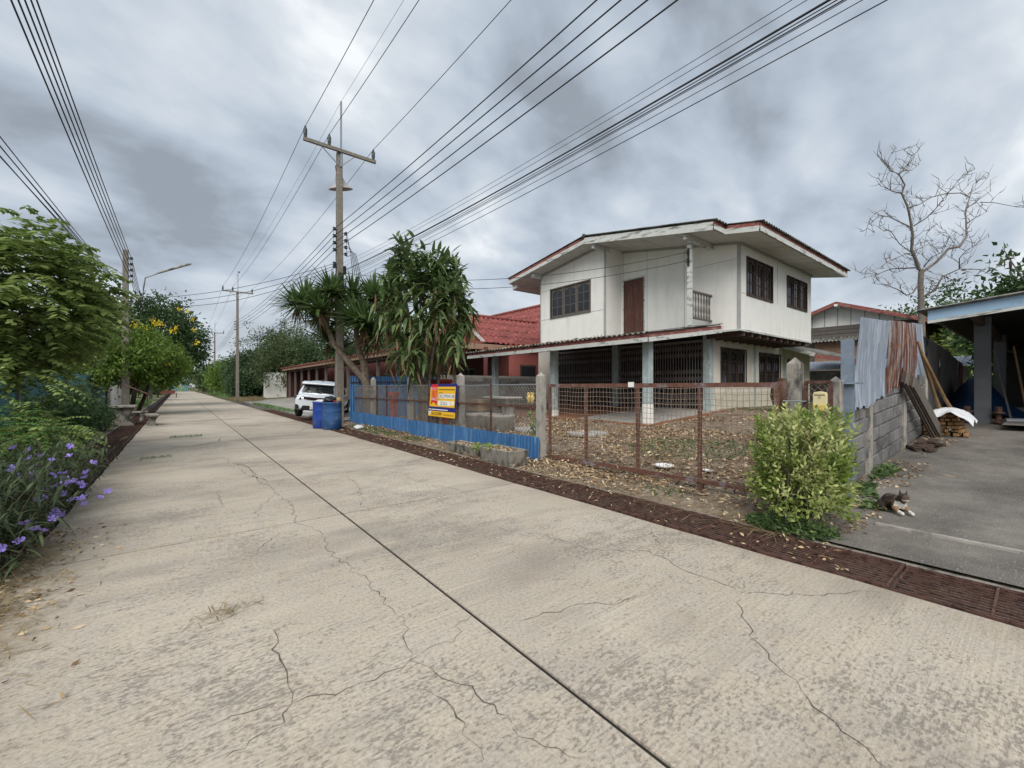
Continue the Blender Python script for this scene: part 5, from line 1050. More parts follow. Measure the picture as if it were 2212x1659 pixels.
for lab, (x, y, hh, r) in zip(labs_l, ((-4.2, 58, 5.2, 2.6), (-4.4, 74, 5.4, 2.8), (-4.0, 92, 5.2, 2.6), (-4.2, 112, 5.4, 3.2), (-4.4, 138, 5.5, 3.4), (-7.0, 24, 3.2, 2.0), (-6.5, 38, 4.4, 2.6))):
    tree('roadside_tree', lab, (x, y, 0), [(x, y, -.1), (x+.1, y, hh*.3), (x+.2, y, hh*.5)], [((x+.3, y, hh*.58), (r, r*1.3, hh*.42), 170)], ['lf_dark', 'lf_yel', 'lf_mango'][k % 3], .34, .16, 24, .34, group='trees along the verge side', tr=.14, limbs=4); k += 1
labs_r = ['large mango tree behind the slim pole', 'dark mango tree left of the yucca', 'mango tree over the end of the long carport', 'yellowish green mango tree beside the white plot wall', 'pale layered tree beyond the slim pole', 'bushy tree at the road edge far past the slim pole', 'dark roadside tree on the house side near the road end', 'rounded tree on the house side by the blue end wall', 'small bushy tree between slim pole and road', 'tall dark tree behind the long carport roof', 'background tree behind the red tiled roof']
for k, (lab, (x, y, hh, r, lm)) in enumerate(zip(labs_r, ((10.5, 62, 9.6, 4.2, 'lf_mango'), (14.5, 56, 9.2, 4.2, 'lf_dark'), (18.5, 56, 8.8, 4.2, 'lf_mango'), (10.2, 56, 7.0, 3.4, 'lf_mango'), (6.8, 62, 5.6, 2.2, 'lf_blue'), (6.2, 84, 5.4, 2.4, 'lf_yel'), (7.0, 104, 6.4, 3.0, 'lf_dark'), (7.0, 132, 6.5, 3.4, 'lf_yel'), (6.4, 58, 3.0, 1.6, 'lf_blue'), (22.5, 50, 9.4, 4.2, 'lf_dark'), (28, 46, 8.4, 4, 'lf_mango')))):
    tree('mango_tree' if 'mango' in lab else 'background_tree', lab, (x, y, .2), [(x, y, .1), (x, y+.1, hh*.25), (x+.1, y, hh*.45)], [((x, y, hh*.58), (r, r, hh*.42), 330), ((x-.3*r, y-.6*r, hh*.45), (r*.7, r*.6, hh*.3), 110)], lm, .34, .13, 28, .36, group='trees beyond the houses', tr=.2, limbs=4)
for k, (x, y, hh, r) in enumerate(((42, 4.5, 7.6, 4.2), (40, -1.0, 7.2, 4.0), (34, 3.2, 5.0, 2.4), (26, .2, 5.9, 2.0), (50, -8, 9, 5))):
    tk = tree('back_tree', ['rounded tree behind the carport roof', 'broad dark tree behind the carport roof edge', 'low tree seen past the sheet fence under the eave', 'drooping dark tree over the carport roof', 'far tree past the carport'][k], (x, y, .6), [(x, y, .4), (x, y, hh*.4), (x, y, hh*.55)], [((x, y, hh*.66), (r, r, hh*.34), 300)], ['lf_dark', 'lf_dark', 'lf_left', 'lf_dark', 'lf_mango'][k], .3, .13, 26, .32, tr=.2, limbs=4)
    if k == 3:
        P = [V((x, y, 4.2)), on_f(2235, 640, 15.6), on_f(2200, 588, 15.3), on_f(2172, 545, 15.2), on_f(2165, 533, 15.2)]; MB().tube(P, [.05, .03, .022, .014, .008], 5, False).build('branch', 'dead', tk, True)
        for (u, v, L, r) in ((2183, 560, .42, .045), (2170, 560, .30, .018)):
            c = on_f(u, v, 15.2); MB().tube([c, c-V((.02, 0, L*.25)), c-V((0, 0, L*.6)), c-V((-.02, 0, L))], [.01, r, r, .008], 8).build('seed_pod', 'bark_dark', tk, True)
for k, (x, y, hh, r) in enumerate(((-3.5, 172, 7.5, 4), (1.5, 178, 8, 4.5), (6.5, 170, 8, 4.5), (11, 160, 9, 5), (-10, 150, 8, 5), (5.4, 118, 5.0, 2.2), (-3.4, 100, 4.6, 2.0))):
    tree('far_tree', ['far tree behind the blue end wall, left half', 'far tree directly behind the blue end wall', 'far tree behind the blue end wall, right half', 'tall far tree on the house side of the road end', 'far tree beyond the verge near the road end', 'low roadside tree shortly before the road end', 'low verge tree shortly before the road end'][k].replace(', left half', ' nearer the verge').replace(', right half', ' nearer the houses'), (x, y, 0), [(x, y, -.1), (x, y, hh*.3), (x, y, hh*.5)], [((x, y, hh*.55), (r, r, hh*.45), 130)], ['lf_dark', 'lf_yel', 'lf_mango'][k % 3], .5, .25, 22, .5, group='trees at the far road end', tr=.2, limbs=3)
# dead bare tree: limbs traced, with depth of their own
dd = thing('dead_tree', 'leafless dead tree with crooked bare branches above the rusty sheets', 'tree', (23.9, 3.2, .6)); b = MB(); DF2 = 17.4
def zt_(x, y, df): s = .2646; return on_f(1810.4+x*s, 301.7+y*s, DF2+df)
def br(pts, r0, r1, df0=0, df1=0):
    n = len(pts); P = [zt_(x, y, df0+(df1-df0)*i/(n-1)) for i, (x, y) in enumerate(pts)]; b.tube(P, [.6*(r0+(r1-r0)*i/(n-1)) for i in range(n)], 6, False); return P
tw = []
def twig(P, lv=0):
    for p, q in zip(P[:-1], P[1:]):
        for _ in range(2 if lv == 0 else 1):
            t = U(0, 1); a = p.lerp(q, t); d = ((q-p).normalized()*.5+V((U(-1, 1), U(-1, 1), U(-.5, 1)))).normalized(); L = U(.3, .9) if lv == 0 else U(.15, .4); m1 = a+d*L*.5+V((U(-.08, .08),)*3); e = a+d*L+V((U(-.15, .15), U(-.15, .15), U(0, .2))); b.tube([a, m1, e], [.013, .009, .004], 4, False)
            if lv == 0: twig([a, m1, e], 1)
b.tube([V((23.9, 3.2, .5)), zt_(680, 1420, 0), zt_(678, 1290, 0), zt_(672, 1180, 0), zt_(680, 1060, 0)], [.14, .115, .11, .1, .09], 8, False)
for pts, r0, r1, a, c in (([(660, 1060), (635, 980), (600, 900), (610, 780), (595, 680), (572, 560), (520, 440)], .11, .05, 0, -.6), ([(520, 440), (545, 370), (495, 280), (525, 255), (580, 180), (605, 120)], .05, .012, -.6, -1.2), ([(495, 280), (420, 250), (405, 170), (450, 95)], .03, .01, -.8, -1.2), ([(525, 255), (600, 250), (660, 205)], .03, .008, -.8, -.2),
                          ([(520, 440), (440, 420), (390, 390), (345, 340)], .04, .01, -.6, -1.4), ([(605, 720), (500, 670), (420, 630), (340, 620), (240, 700), (220, 790)], .045, .01, -.2, 1.2), ([(690, 1080), (800, 1000), (900, 890), (990, 875), (1050, 790), (1045, 690), (1040, 570), (1160, 480)], .1, .03, 0, .9),
                          ([(1045, 560), (1075, 470), (1100, 370), (1220, 260)], .04, .008, .8, 1.4), ([(1075, 470), (1000, 435), (880, 440), (760, 470), (660, 530), (575, 555)], .035, .03, .9, -.3), ([(1160, 510), (1280, 515), (1460, 550), (1518, 555)], .03, .01, .9, 1.8), ([(615, 705), (720, 640), (800, 560), (870, 470), (975, 340), (1040, 260)], .04, .008, -.2, -1.6),
                          ([(640, 1045), (540, 1050), (430, 1055), (330, 1095), (175, 1140)], .05, .01, 0, 1.4), ([(700, 1280), (790, 1230), (850, 1120), (990, 1055), (1150, 1060), (1280, 1115)], .07, .01, 0, -1.2), ([(990, 1050), (990, 970), (1050, 900), (1185, 835)], .04, .008, -.5, -1.2), ([(650, 1190), (610, 1250), (560, 1270), (480, 1220), (400, 1190), (275, 1170)], .06, .012, 0, -1.4),
                          ([(610, 930), (500, 850), (430, 745), (340, 710)], .035, .008, -.1, -1.4), ([(700, 1040), (760, 960), (850, 920), (910, 800)], .035, .008, 0, -1.2), ([(850, 1110), (920, 1140), (990, 1150)], .03, .01, -.4, .2), ([(930, 880), (950, 850), (900, 780), (870, 730)], .035, .008, .4, 1.2), ([(1045, 690), (1100, 650), (1230, 580)], .035, .008, .7, .1), ([(600, 920), (700, 870), (730, 730)], .03, .008, -.1, .9), ([(640, 960), (560, 930), (440, 980), (310, 1060), (180, 1110)], .035, .006, 0, -.9)):
    P = br(pts, r0, r1, a, c); twig(P)
b.build('branches', 'dead', dd, True)
# dry weeds near the slim pole, grass strips
for nm, lab, cx, cy, rx, ry, n, h, L, mt in (('dry_grass', 'dry yellowish grass round the foot of the slim pole', 5.6, 52, 1.4, 7, 2600, .25, .5, 'straw'), ('green_grass', 'green grass strip between drain and apron', 5.0, 33, .35, 9, 1800, .05, .2, 'lf_fern'), ('green_grass', 'green weeds beside the far drain on the verge', -2.6, 45, .8, 14, 2600, .25, .4, 'lf_fern'), ('green_grass', 'green weeds under the far trees on the house side', 5.6, 85, 1.2, 26, 2600, .4, .6, 'lf_fern'), ('straw_grass', 'dry grass under the yellow flowering tree', -2.6, 33, .7, 4, 900, .1, .3, 'straw')):
    a = rng.uniform(0, 6.28, n); r = np.sqrt(rng.random(n)); P = np.stack([cx+rx*r*np.cos(a), cy+ry*r*np.sin(a), np.zeros(n)], 1); P[:, 2] = [zg(x)+.01 if x > 4.6 else .0 for x in P[:, 0]]; D = rdir(n)*.5; D[:, 2] = 1; vs, fs = strips(P, D, L*rng.uniform(.4, 1.1, n), .02 if L < .5 else .03, .3, 3); tag(put(nm, nm, vs, fs, mt), lab, kind='stuff')
n = 500; P = np.stack([rng.uniform(.0, .75, n)-.8+.6, 15.5+rng.normal(size=n)*.15, np.full(n, .003)], 1); vs, fs = strips(P, rdir(n)+np.array([0, 0, .6]), .06, .01, .3, 2); tag(put('joint_grass', 'joint_grass', vs, fs, 'lf_fern'), 'thin green grass growing in the road joint', kind='stuff')
n = 260; P = np.stack([rng.uniform(-.6, -.1, n), 11.3+rng.normal(size=n)*.12, np.full(n, .003)], 1); vs, fs = strips(P, rdir(n)+np.array([0, 0, .6]), .05, .01, .3, 2); tag(put('joint_grass', 'joint_grass', vs, fs, 'lf_fern'), 'thin green grass growing in the nearer road crack', kind='stuff')

# leaf litter in the yard and along the drain
def litter(name, label, x0, x1, y0, y1, n, L, lo=0.):
    P = np.stack([rng.uniform(x0, x1, n), rng.uniform(y0, y1, n), np.zeros(n)], 1); dens = np.sin(P[:, 0]*1.7+P[:, 1]*.9)*.5+np.sin(P[:, 0]*.6-P[:, 1]*1.9+1)*.5
    P = P[dens+rng.normal(size=n)*.55 > lo-.45]; n = len(P); P[:, 2] = [zg(x)-.006+.02*math.sin(x*2.3+y*1.1)+.015*math.sin(x*5.1-y*3.7)+.006 if x > 4.9 else .0 for x, y in P[:, :2]]; P[:, 2] += rng.random(n)*.035
    D = rdir(n); D[:, 2] *= .3; S = np.cross(D, np.array([0, 0, 1.])+rng.normal(size=(n, 3))*.35); vs, fs = kites(P, D, L*rng.uniform(.5, 1.4, n), L*.38*rng.uniform(.6, 1.2, n), .25, S); tag(put(name, name, vs, fs, 'litter'), label, kind='stuff')
litter('leaf_litter', 'dry brown leaves covering the yard behind the rusty gate', 5.2, 10.4, 2.0, 17, 26000, .10)
litter('leaf_litter', 'dry leaves on the yard beside the lower house wall', 10, 16, 2.2, 6.9, 2600, .12, .3)
litter('leaf_litter', 'dry leaves and crumbs on the strip before the gate', 4.72, 5.5, 1.9, 17, 5200, .07)
litter('leaf_litter', 'dry leaves along the foot of the block wall', 5.0, 12.0, 1.1, 1.56, 1300, .07, .1)
litter('leaf_litter', 'fallen leaves lying on the drain grates', 4.02, 4.7, 1, 17, 1100, .06, .2)
n = 1300; P = np.stack([rng.uniform(4.5, 5.6, n), 1.6+11*rng.random(n)**1.8, np.zeros(n)], 1); P[:, 2] = .02; D = rdir(n); D[:, 2] *= .08; vs, fs = strips(P, D, rng.uniform(.1, .4, n), .008, 0, 2); tag(put('dry_straw', 'dry_straw', vs, fs, 'straw'), 'dry stalks scattered before the gate and along the drain', kind='stuff')
for (cx, cy, rx, ry, n) in ((8.0, 4.4, 1.2, 1.2, 1500), (4.95, 13.6, .3, 2.0, 700), (4.95, 10.6, .25, .6, 160), (5.1, 3.2, .2, .3, 60)): cover('weeds', 'low green weeds in the dirt of the yard front', cx, cy, rx, ry, n, .07, .06, .025, 'lf_cover')
# ---------------- car ----------------
car = thing('parked_car', 'silver white compact SUV parked with its tail to the road behind blue drums', 'car', (0, 0, 0))
def loft(st, name, mat, parent, sub=2):
    m = MB(); n = len(st[0]); 
    for s in st: m.v += [tuple(p) for p in s]
    k = n; m.f = [(i*k+j, i*k+(j+1) % k, (i+1)*k+(j+1) % k, (i+1)*k+j) for i in range(len(st)-1) for j in range(k)]+[tuple(range(k))[::-1], tuple((len(st)-1)*k+j for j in range(k))]
    return m.build(name, mat, parent, True, sub=sub)
def sec(x, ws, wm, wt, z0, zm, zt, cr=.03):
    h = [(ws*.6, z0), (ws, z0+.05), (wm, zm), (wt+.02, zt-.06), (wt-.05, zt), (wt*.45, zt+cr)]
    return [(x, -y, z) for y, z in h]+[(x, y, z) for y, z in h[::-1]]
body = loft([sec(0, .62, .76, .72, .42, .62, .86, .0), sec(.04, .74, .85, .79, .36, .66, .93, .01), sec(.2, .82, .91, .85, .30, .7, 1.0), sec(.9, .84, .925, .87, .24, .7, 1.01), sec(1.8, .84, .92, .87, .22, .68, .98), sec(2.8, .84, .92, .86, .22, .66, .97), sec(3.3, .84, .92, .82, .22, .64, .95), sec(4.0, .80, .88, .74, .26, .6, .82), sec(4.28, .66, .74, .6, .36, .56, .72)], 'body', 'paint_w', car)
def cab(x, w0, w1, z0, z1): h = [(w0*.5, z0), (w0, z0), (w0*.6+w1*.4, z0*.55+z1*.45), (w1, z1-.05), (w1*.85, z1), (w1*.4, z1+.025)]; return [(x, -y, z) for y, z in h]+[(x, y, z) for y, z in h[::-1]]
loft([cab(.14, .80, .70, .9, 1.05), cab(.34, .84, .66, .94, 1.36), cab(.5, .85, .64, .95, 1.50), cab(.9, .86, .64, .95, 1.56), cab(1.8, .85, .64, .95, 1.58), cab(2.3, .84, .63, .94, 1.52), cab(2.75, .83, .62, .93, 1.25), cab(3.1, .80, .66, .92, 1.0)], 'cabin', 'paint_w', car)
# rear glass, spoiler, light bar, bumper, plate
m = MB().add([(.19, -.64, 1.10), (.19, .64, 1.10), (.385, .56, 1.43), (.385, -.56, 1.43)], [(3, 2, 1, 0)]); m.v = [(x-.05, y, z+.015) for x, y, z in m.v]; m.build('rear_window', 'glass', car)
MB().prism([(.20, -.64, 1.50), (.24, -.66, 1.44), (.6, -.66, 1.5), (.6, -.64, 1.575), (.3, -.64, 1.545)], (0, 1.3, 0)).build('spoiler', 'paint_w', car, bevel=.015)
MB().prism([(.215, -.63, 1.445), (.30, -.63, 1.40), (.5, -.63, 1.46), (.24, -.63, 1.47)], (0, 1.26, 0)).build('spoiler_underside', 'paint_k', car)  # black wedge below the spoiler
MB().bar((.17, -.16, 1.1), (.2, .12, 1.1), .03, .03).build('rear_wiper', 'paint_k', car)
MB().prism([(1.0, -.012, 1.56), (1.22, -.012, 1.58), (1.05, -.012, 1.68)], (0, .024, 0)).build('antenna_fin', 'paint_k', car)
MB().grid(lambda a, b_: (-.03+.24*abs(2*a-1)**4+.02*b_, -.80+1.6*a, .80+.115*b_+.03*abs(2*a-1)), 16, 1).build('light_bar', 'lamp_dark', car, True)
for s in (-1, 1): MB().prism([(.0, s*.60, .80), (.06, s*.80, .79), (.20, s*.9, .84), (.34, s*.905, .94), (.1, s*.80, .92), (.02, s*.6, .89)], (-.012, s*.008, 0)).build('tail_lamp', 'lamp_dark', car)
MB().prism([(-.03, -.62, .36), (-.03, .62, .36), (-.035, .52, .56), (-.035, -.52, .56)], (.03, 0, 0)).build('rear_diffuser', 'paint_k', car)
for s in (-1, 1): MB().prism([(-.01, s*.66, .38), (.0, s*.78, .36), (.05, s*.82, .60), (-.0, s*.70, .58)], (-.012, 0, 0)).build('bumper_vent', 'paint_k', car)
MB().prism([(-.05, -.5, .30), (-.05, .5, .30), (-.06, .44, .36), (-.06, -.44, .36)], (.06, 0, 0)).build('skid_plate', 'paint_w', car)
pt = MB().box(-.052, -.042, -.23, .23, .42, .57).build('number_plate', 'wplate', car)
for s in (-1, 1):
    MB().add([(.55, s*.80, 1.03), (1.55, s*.83, 1.0), (1.55, s*.70, 1.46), (.8, s*.68, 1.46)], [(0, 1, 2, 3) if s < 0 else (3, 2, 1, 0)]).build('side_window', 'glass', car)
    MB().add([(1.62, s*.83, 1.0), (2.9, s*.80, .99), (2.3, s*.70, 1.44), (1.62, s*.70, 1.46)], [(0, 1, 2, 3) if s < 0 else (3, 2, 1, 0)]).build('side_window', 'glass', car)
    MB().bar((.6, s*.85, .28), (3.4, s*.85, .28), .1, .12).build('sill', 'paint_k', car)
    for x in (.78, 3.38):
        w_ = []; n = 20
        for r, y in ((.20, .0), (.31, .0), (.335, .03), (.335, .18), (.31, .21), (.18, .21)): w_.append([(x+r*math.cos(2*math.pi*k/n), s*(.70+y), .335+r*math.sin(2*math.pi*k/n)) for k in range(n)])
        wm_ = MB(); wm_.v = [p for q in w_ for p in q]; wm_.f = [(i*n+k, i*n+(k+1) % n, (i+1)*n+(k+1) % n, (i+1)*n+k) for i in range(5) for k in range(n)]; wh_ = wm_.build('wheel', 'black', car, True)
        rm = MB()
        for k in range(5): a = k*1.2566; rm.bar((x, s*.90, .335), (x+.2*math.cos(a), s*.90, .335+.2*math.sin(a)), .05, .03, (0, 1, 0))
        rm.build('rim', 'steel', wh_)
        MB().tube([(x+.375*math.cos(a), s*.885, .335+.375*math.sin(a)) for a in np.linspace(-.2, math.pi+.2, 14)], .035, 6).build('wheel_arch', 'paint_k', car)
text('6ขจ 1752', V((-.053, .20, .455)), (0, -1, 0), (0, 0, 1), .075, 'ink', pt, width=.40)
car.location = (4.55, 19.25, .06); car.rotation_euler = (R_(4.5), R_(-2), R_(90-24))
# ---------------- drums with rubbish ----------------
def drum(x, y, mat, label, h=.92, r=.295):
    t = thing('plastic_drum', label, 'drum', (x, y, 0))
    MB().lathe((x, y, .003), [(r*.93, 0), (r, .02), (r*1.01, .30), (r*1.025, .32), (r*1.01, .34), (r*1.01, .60), (r*1.025, .62), (r*1.01, .64), (r, h-.05), (r*1.04, h-.04), (r*1.04, h), (r*.96, h), (r*.95, h-.12), (r*.9, .6), (0, .6)], 28).build('shell', mat, t, True)
    return t
drum(3.95, 15.75, 'plastic_blue', 'bright blue plastic drum used as rubbish bin behind the faded drum'); d2 = drum(4.12, 15.15, 'plastic_blue2', 'faded dirty blue plastic drum heaped with rubbish bags', .92, .31)
def blob(name, c, r, mat, label, cat, seed=0, n=14):
    rd = random.Random(seed); ph = [rd.uniform(0, 6) for _ in range(6)]
    def fn(a, b_):
        th, p = 2*math.pi*a, math.pi*(b_-.5); k = 1+.13*math.sin(3*th+ph[0]+4*p)+.1*math.sin(5*p*2+ph[1]+2*th)+.06*math.sin(9*th+ph[2]); return (c[0]+r[0]*k*math.cos(p)*math.cos(th), c[1]+r[1]*k*math.cos(p)*math.sin(th), c[2]+r[2]*k*math.sin(p))
    return tag(MB().grid(fn, 22, n).build(name, mat, None, True), label, cat)
blob('rubbish_bag', (4.06, 15.12, .98), (.22, .2, .13), 'bag', 'black rubbish bag on the faded blue drum', 'rubbish bag', 1); blob('rubbish_lump', (4.3, 15.05, .98), (.1, .1, .09), 'cardboard', 'tan crumpled bundle at the rim of the faded drum', 'rubbish', 2); blob('rubbish_paper', (3.9, 15.7, .93), (.2, .2, .06), 'white_tarp', 'white paper scraps in the bright blue drum', 'rubbish', 3); blob('red_wrapper', (4.15, 14.95, .94), (.05, .05, .04), 'red_paint', 'small red wrapper on the faded drum', 'rubbish', 4)
blob('plastic_bag', (4.85, 14.6, .06), (.16, .2, .07), 'white_tarp', 'white plastic bag lying in weeds near the drums', 'plastic bag', 5)
# ---------------- planters ----------------
for k, (a, b_) in enumerate((((955, 988), (1040, 962)), ((1030, 1000), (1100, 975)))):
    y1, y0 = ((8.45, 7.15), (6.95, 5.95))[k]; x0, x1 = ((4.74, 5.16), (4.64, 5.10))[k]; hh = (.21, .28)[k]; z0 = .0
    t = thing('planter', ['longer concrete trough planter against the blue sheets', 'shorter concrete trough planter with creeper near the tall fence post'][k], 'planter', ((x0+x1)/2, (y0+y1)/2, 0)); e = .05; m = MB()
    bo = [(x0+e, y0+e), (x1-e, y0+e), (x1-e, y1-e), (x0+e, y1-e)]; tp_ = [(x0, y0), (x1, y0), (x1, y1), (x0, y1)]; inn = [(x0+.045, y0+.045), (x1-.045, y0+.045), (x1-.045, y1-.045), (x0+.045, y1-.045)]
    m.add([(*p, z0) for p in bo]+[(*p, hh) for p in tp_]+[(*p, hh) for p in inn]+[(*p, hh-.05) for p in inn], [(3, 2, 1, 0)]+[(i, (i+1) % 4, 4+(i+1) % 4, 4+i) for i in range(4)]+[(4+i, 4+(i+1) % 4, 8+(i+1) % 4, 8+i) for i in range(4)]+[(8+i, 8+(i+1) % 4, 12+(i+1) % 4, 12+i) for i in range(4)]); m.build('trough', 'conc_dark', t, bevel=.008)
    MB().add([(*p, hh-.05) for p in inn], [(0, 1, 2, 3)]).build('soil', 'dirt', t)
    n = 150; P = np.stack([rng.uniform(x0+.05, x1-.05, n), rng.uniform(y0+.05, y1-.05, n), np.full(n, hh-.03)], 1); D = rdir(n); D[:, 2] *= .3; vs, fs = kites(P, D, .06, .025); tag(put('dry_leaves', 'dry_leaves', vs, fs, 'litter', t), kind='stuff')
    n = 70; P = np.array([x0+.1, 6.95+(.15 if k == 0 else -.15), hh])+rng.normal(size=(n, 3))*np.array([.1, .13, .03]); vs, fs = kites(P, rdir(n)+np.array([0, 0, .3]), .07, .04); put('creeper', 'creeper', vs, fs, 'lf_bush', t)
# ---------------- yard clutter ----------------
def ring(x, y, r, h, label, z):
    MBo = MB().lathe((x, y, z), [(r, 0), (r, h-.08), (r*1.06, h-.06), (r*1.06, h), (r*.9, h), (r*.88, .1), (0, .1)], 30); return tag(MBo.build('concrete_ring', 'conc', None, True), label, 'concrete ring')
ring(7.35, 9.9, .42, .48, 'round concrete well ring nearer the tall fence post', zg(7.35)); ring(7.6, 11.2, .48, .42, 'round concrete well ring behind the sale sign', zg(7.6)); ring(7.5, 14.2, .5, .75, 'grey concrete ring beside the red pedestal', zg(7.5))
for k, (x, y) in enumerate(((8.2, 7.3), (7.9, 9.2))): tag(MB().lathe((x, y, zg(x)+.01), [(.5-.05*k, 0), (.5-.05*k, .06), (0, .065)], 24).build('stepping_stone', 'slab'), ['flat round concrete disc before the veranda corner', 'flat round concrete disc lying near the well rings'][k], 'concrete disc')
st = thing('stone_table', 'low pale concrete table on the veranda side of the yard', 'table', (8.9, 11.8, zg(8.9))); MB().box(8.5, 9.3, 11.2, 12.5, 1.02, 1.10).build('top', 'slab', st, bevel=.03); [MB().box(8.7, 9.1, y_, y_+.2, .2, 1.02).build('leg', 'conc_dark', st) for y_ in (11.4, 12.1)]
def pedestal(x, y, s, label, nm='pedestal'):
    z = zg(x); tag(MB().lathe((x, y, z), [(.2*s, 0), (.2*s, .06*s), (.13*s, .12*s), (.10*s, .35*s), (.12*s, .62*s), (.16*s, .72*s), (.12*s, .8*s), (.2*s, .92*s), (.2*s, 1.0*s)], 6).build(nm, 'red_paint'), label, 'pedestal')
pedestal(6.3, 15.1, 1.15, 'red painted pedestal standing by the weathered post')
rb = thing('wheelie_bin', 'tall red bin behind the dracaena stems', 'bin', (7.0, 12.9, zg(7))); x, y, z = 7.0, 12.9, zg(7.)
MB().add([(x-.22, y-.24, z), (x+.22, y-.24, z), (x+.22, y+.24, z), (x-.22, y+.24, z), (x-.3, y-.3, z+1.45), (x+.3, y-.3, z+1.45), (x+.3, y+.3, z+1.45), (x-.3, y+.3, z+1.45)], [(3, 2, 1, 0), (0, 1, 5, 4), (1, 2, 6, 5), (2, 3, 7, 6), (3, 0, 4, 7), (4, 5, 6, 7)]).build('tub', 'red_paint', rb, bevel=.02); MB().box(x-.34, x+.34, y-.34, y+.34, z+1.45, z+1.56).build('lid', 'red_paint', rb, bevel=.02)
bx_ = thing('cardboard_box', 'open printed cardboard box by the side boundary wall', 'box', (8.6, 12.9, zg(8.6))); MB().box(8.4, 8.9, 12.6, 13.3, zg(8.6)+.35, zg(8.6)+.75).build('carton', 'cardboard', bx_); MB().box(8.3, 9.0, 12.5, 13.4, zg(8.6), zg(8.6)+.35).build('crate', 'grey_wood', bx_)
text('TNY', V((8.398, 13.15, zg(8.6)+.45)), (0, -1, 0), (0, 0, 1), .14, 'ink', bx_)
gl = thing('glove_pair', 'pair of yellow work gloves stuck upright on a stick in the yard', 'gloves', (8.3, 9.6, .3))
for k in range(2):
    m = MB(); yy = 9.55+.16*k; m.tube([(8.3, yy, .95), (8.3, yy, 1.1), (8.3, yy, 1.2)], [.05, .065, .055], 8)
    for j in range(4): m.tube([(8.3, yy-.045+.03*j, 1.18), (8.29, yy-.05+.034*j, 1.26+.02*(1 if j in (1, 2) else 0))], [.016, .012], 6)
    m.tube([(8.3, yy+.06, 1.08), (8.29, yy+.10, 1.15)], [.018, .013], 6); m.build('glove', 'mail2', gl, True)
MB().tube([(8.3, 9.63, .2), (8.3, 9.63, .97)], .015, 6).build('stick', 'bamboo', gl)
tag(MB().lathe((6.32, 3.95, zg(6.3)+.035), [(0, 0), (.13, .004), (.15, .03), (.155, .03), (.14, .0), (0, -.006)], 20).build('dish', 'swhite', None, True), 'white dish lying among dry leaves behind the gate', 'dish')
tag(MB().lathe((6.5, 3.3, zg(6.5)+.03), [(0, 0), (.07, .004), (.085, .02), (.075, 0), (0, -.006)], 12).build('dish', 'swhite', None, True), 'smaller white plastic lid among dry leaves near the gate upright', 'lid')
vp = thing('sapling', 'leafy green sapling poking through fence near the tall fence post', 'sapling', (5.75, 6.6, .05)); b = MB(); parts = []
for k in range(3):
    tip = np.array([5.75+U(-.1, .1), 6.5+U(-.25, .35), U(.75, 1.1)]); b.tube([(5.75, 6.6, 0), ((5.75+tip[0])/2, (6.6+tip[1])/2, tip[2]*.6), tip], [.008, .006, .003], 4, False); n = 16; t = rng.uniform(.5, 1, n)[:, None]; P = np.array([5.75, 6.6, 0])*(1-t)+tip*t+rng.normal(size=(n, 3))*.04; parts.append(kites(P, rdir(n)+np.array([0, 0, -.4]), .14, .08, .1))
b.build('stem', 'bark', vp); vs, fs = join(parts); put('leaves', 'leaves', vs, fs, 'lf_bush', vp)
jr = MB().lathe((15.4, 5.2, .64), [(.28, 0), (.42, .2), (.5, .5), (.48, .75), (.36, .95), (.27, 1.02), (.31, 1.08), (.25, 1.08), (.22, .98), (0, .9)], 26); tag(jr.build('water_jar', 'jar', None, True), 'large brown glazed water jar beside the lower house wall', 'jar')
# ---------------- firewood, planks, poles by the wall ----------------
k = 0; pm = None
for r in range(6):
    for j in range(9-r):
        w_ = U(.05, .085); y = 1.02+.075*j+.036*r+U(-.012, .012); x = 11.95+U(-.06, .06); z = zg(12)+.06+r*.072
        o = MB().ob((x+.25, y, z), (.28, U(-.03, .03), 0), (0, w_/2, 0), (0, 0, U(.024, .034))).build('log', 'fresh_wood', bevel=.006); tag(o, 'split log in the firewood stack under the white sheet', 'log', 'split logs stacked by the wall')
t = MB().grid(lambda a, b_: (11.66+.75*a-.04*math.sin(b_*9), .88+.95*b_, zg(12)+.49+.08*math.sin(b_*5.2)+.035*math.sin(a*7+b_*9)+.02*math.sin(b_*23+a*5)-.5*max(0, .32-b_)-.35*max(0, .22-a)), 12, 16); o = t.build('white_sheet', 'white_tarp', None, True); tag(o, 'crumpled white plastic sheet laid over the firewood stack', 'plastic sheet')
for k in range(4):
    y = 1.50-.03*k; a = V((11.4+.08*k, 1.12+.05*k, zg(11.4)+.02)); e = V((11.3+.05*k, 1.54, 2.0-.06*k)); a.y -= .05
    tag(MB().bar(V((11.75+.1*k, 1.42-.03*k, zg(11.7)+.03)), V((9.6+.1*k, 1.53-.03*k, 1.62-.03*k)), .2, .03, (0, 1, .05)).build('plank', 'grey_wood' if k % 2 else 'dark_wood'), ['dark board leaning on the wall below the rusty sheets', 'grey board second in the leaning stack by the rusty sheets', 'dark board third in the leaning stack by the rusty sheets', 'grey board beside the bamboo poles in the leaning stack'][k], 'plank')
for k, (p, q) in enumerate((((12.55, 1.32, zg(12.5)), (10.75, 1.50, 2.25)), ((12.9, 1.12, zg(12.9)), (10.95, 1.46, 2.0)))):
    p, q = V(p), V(q); pts = [p.lerp(q, i/6)+V((.02*math.sin(i*2), 0, .03*math.sin(i*1.3))) for i in range(7)]; tag(MB().tube(pts, [.032, .03, .034, .028, .031, .026, .024], 8).build('bamboo_pole', 'bamboo', None, True), ['crooked brown pole leaning nearest the rusty sheets', 'crooked brown pole leaning beside the firewood'][k], 'pole')
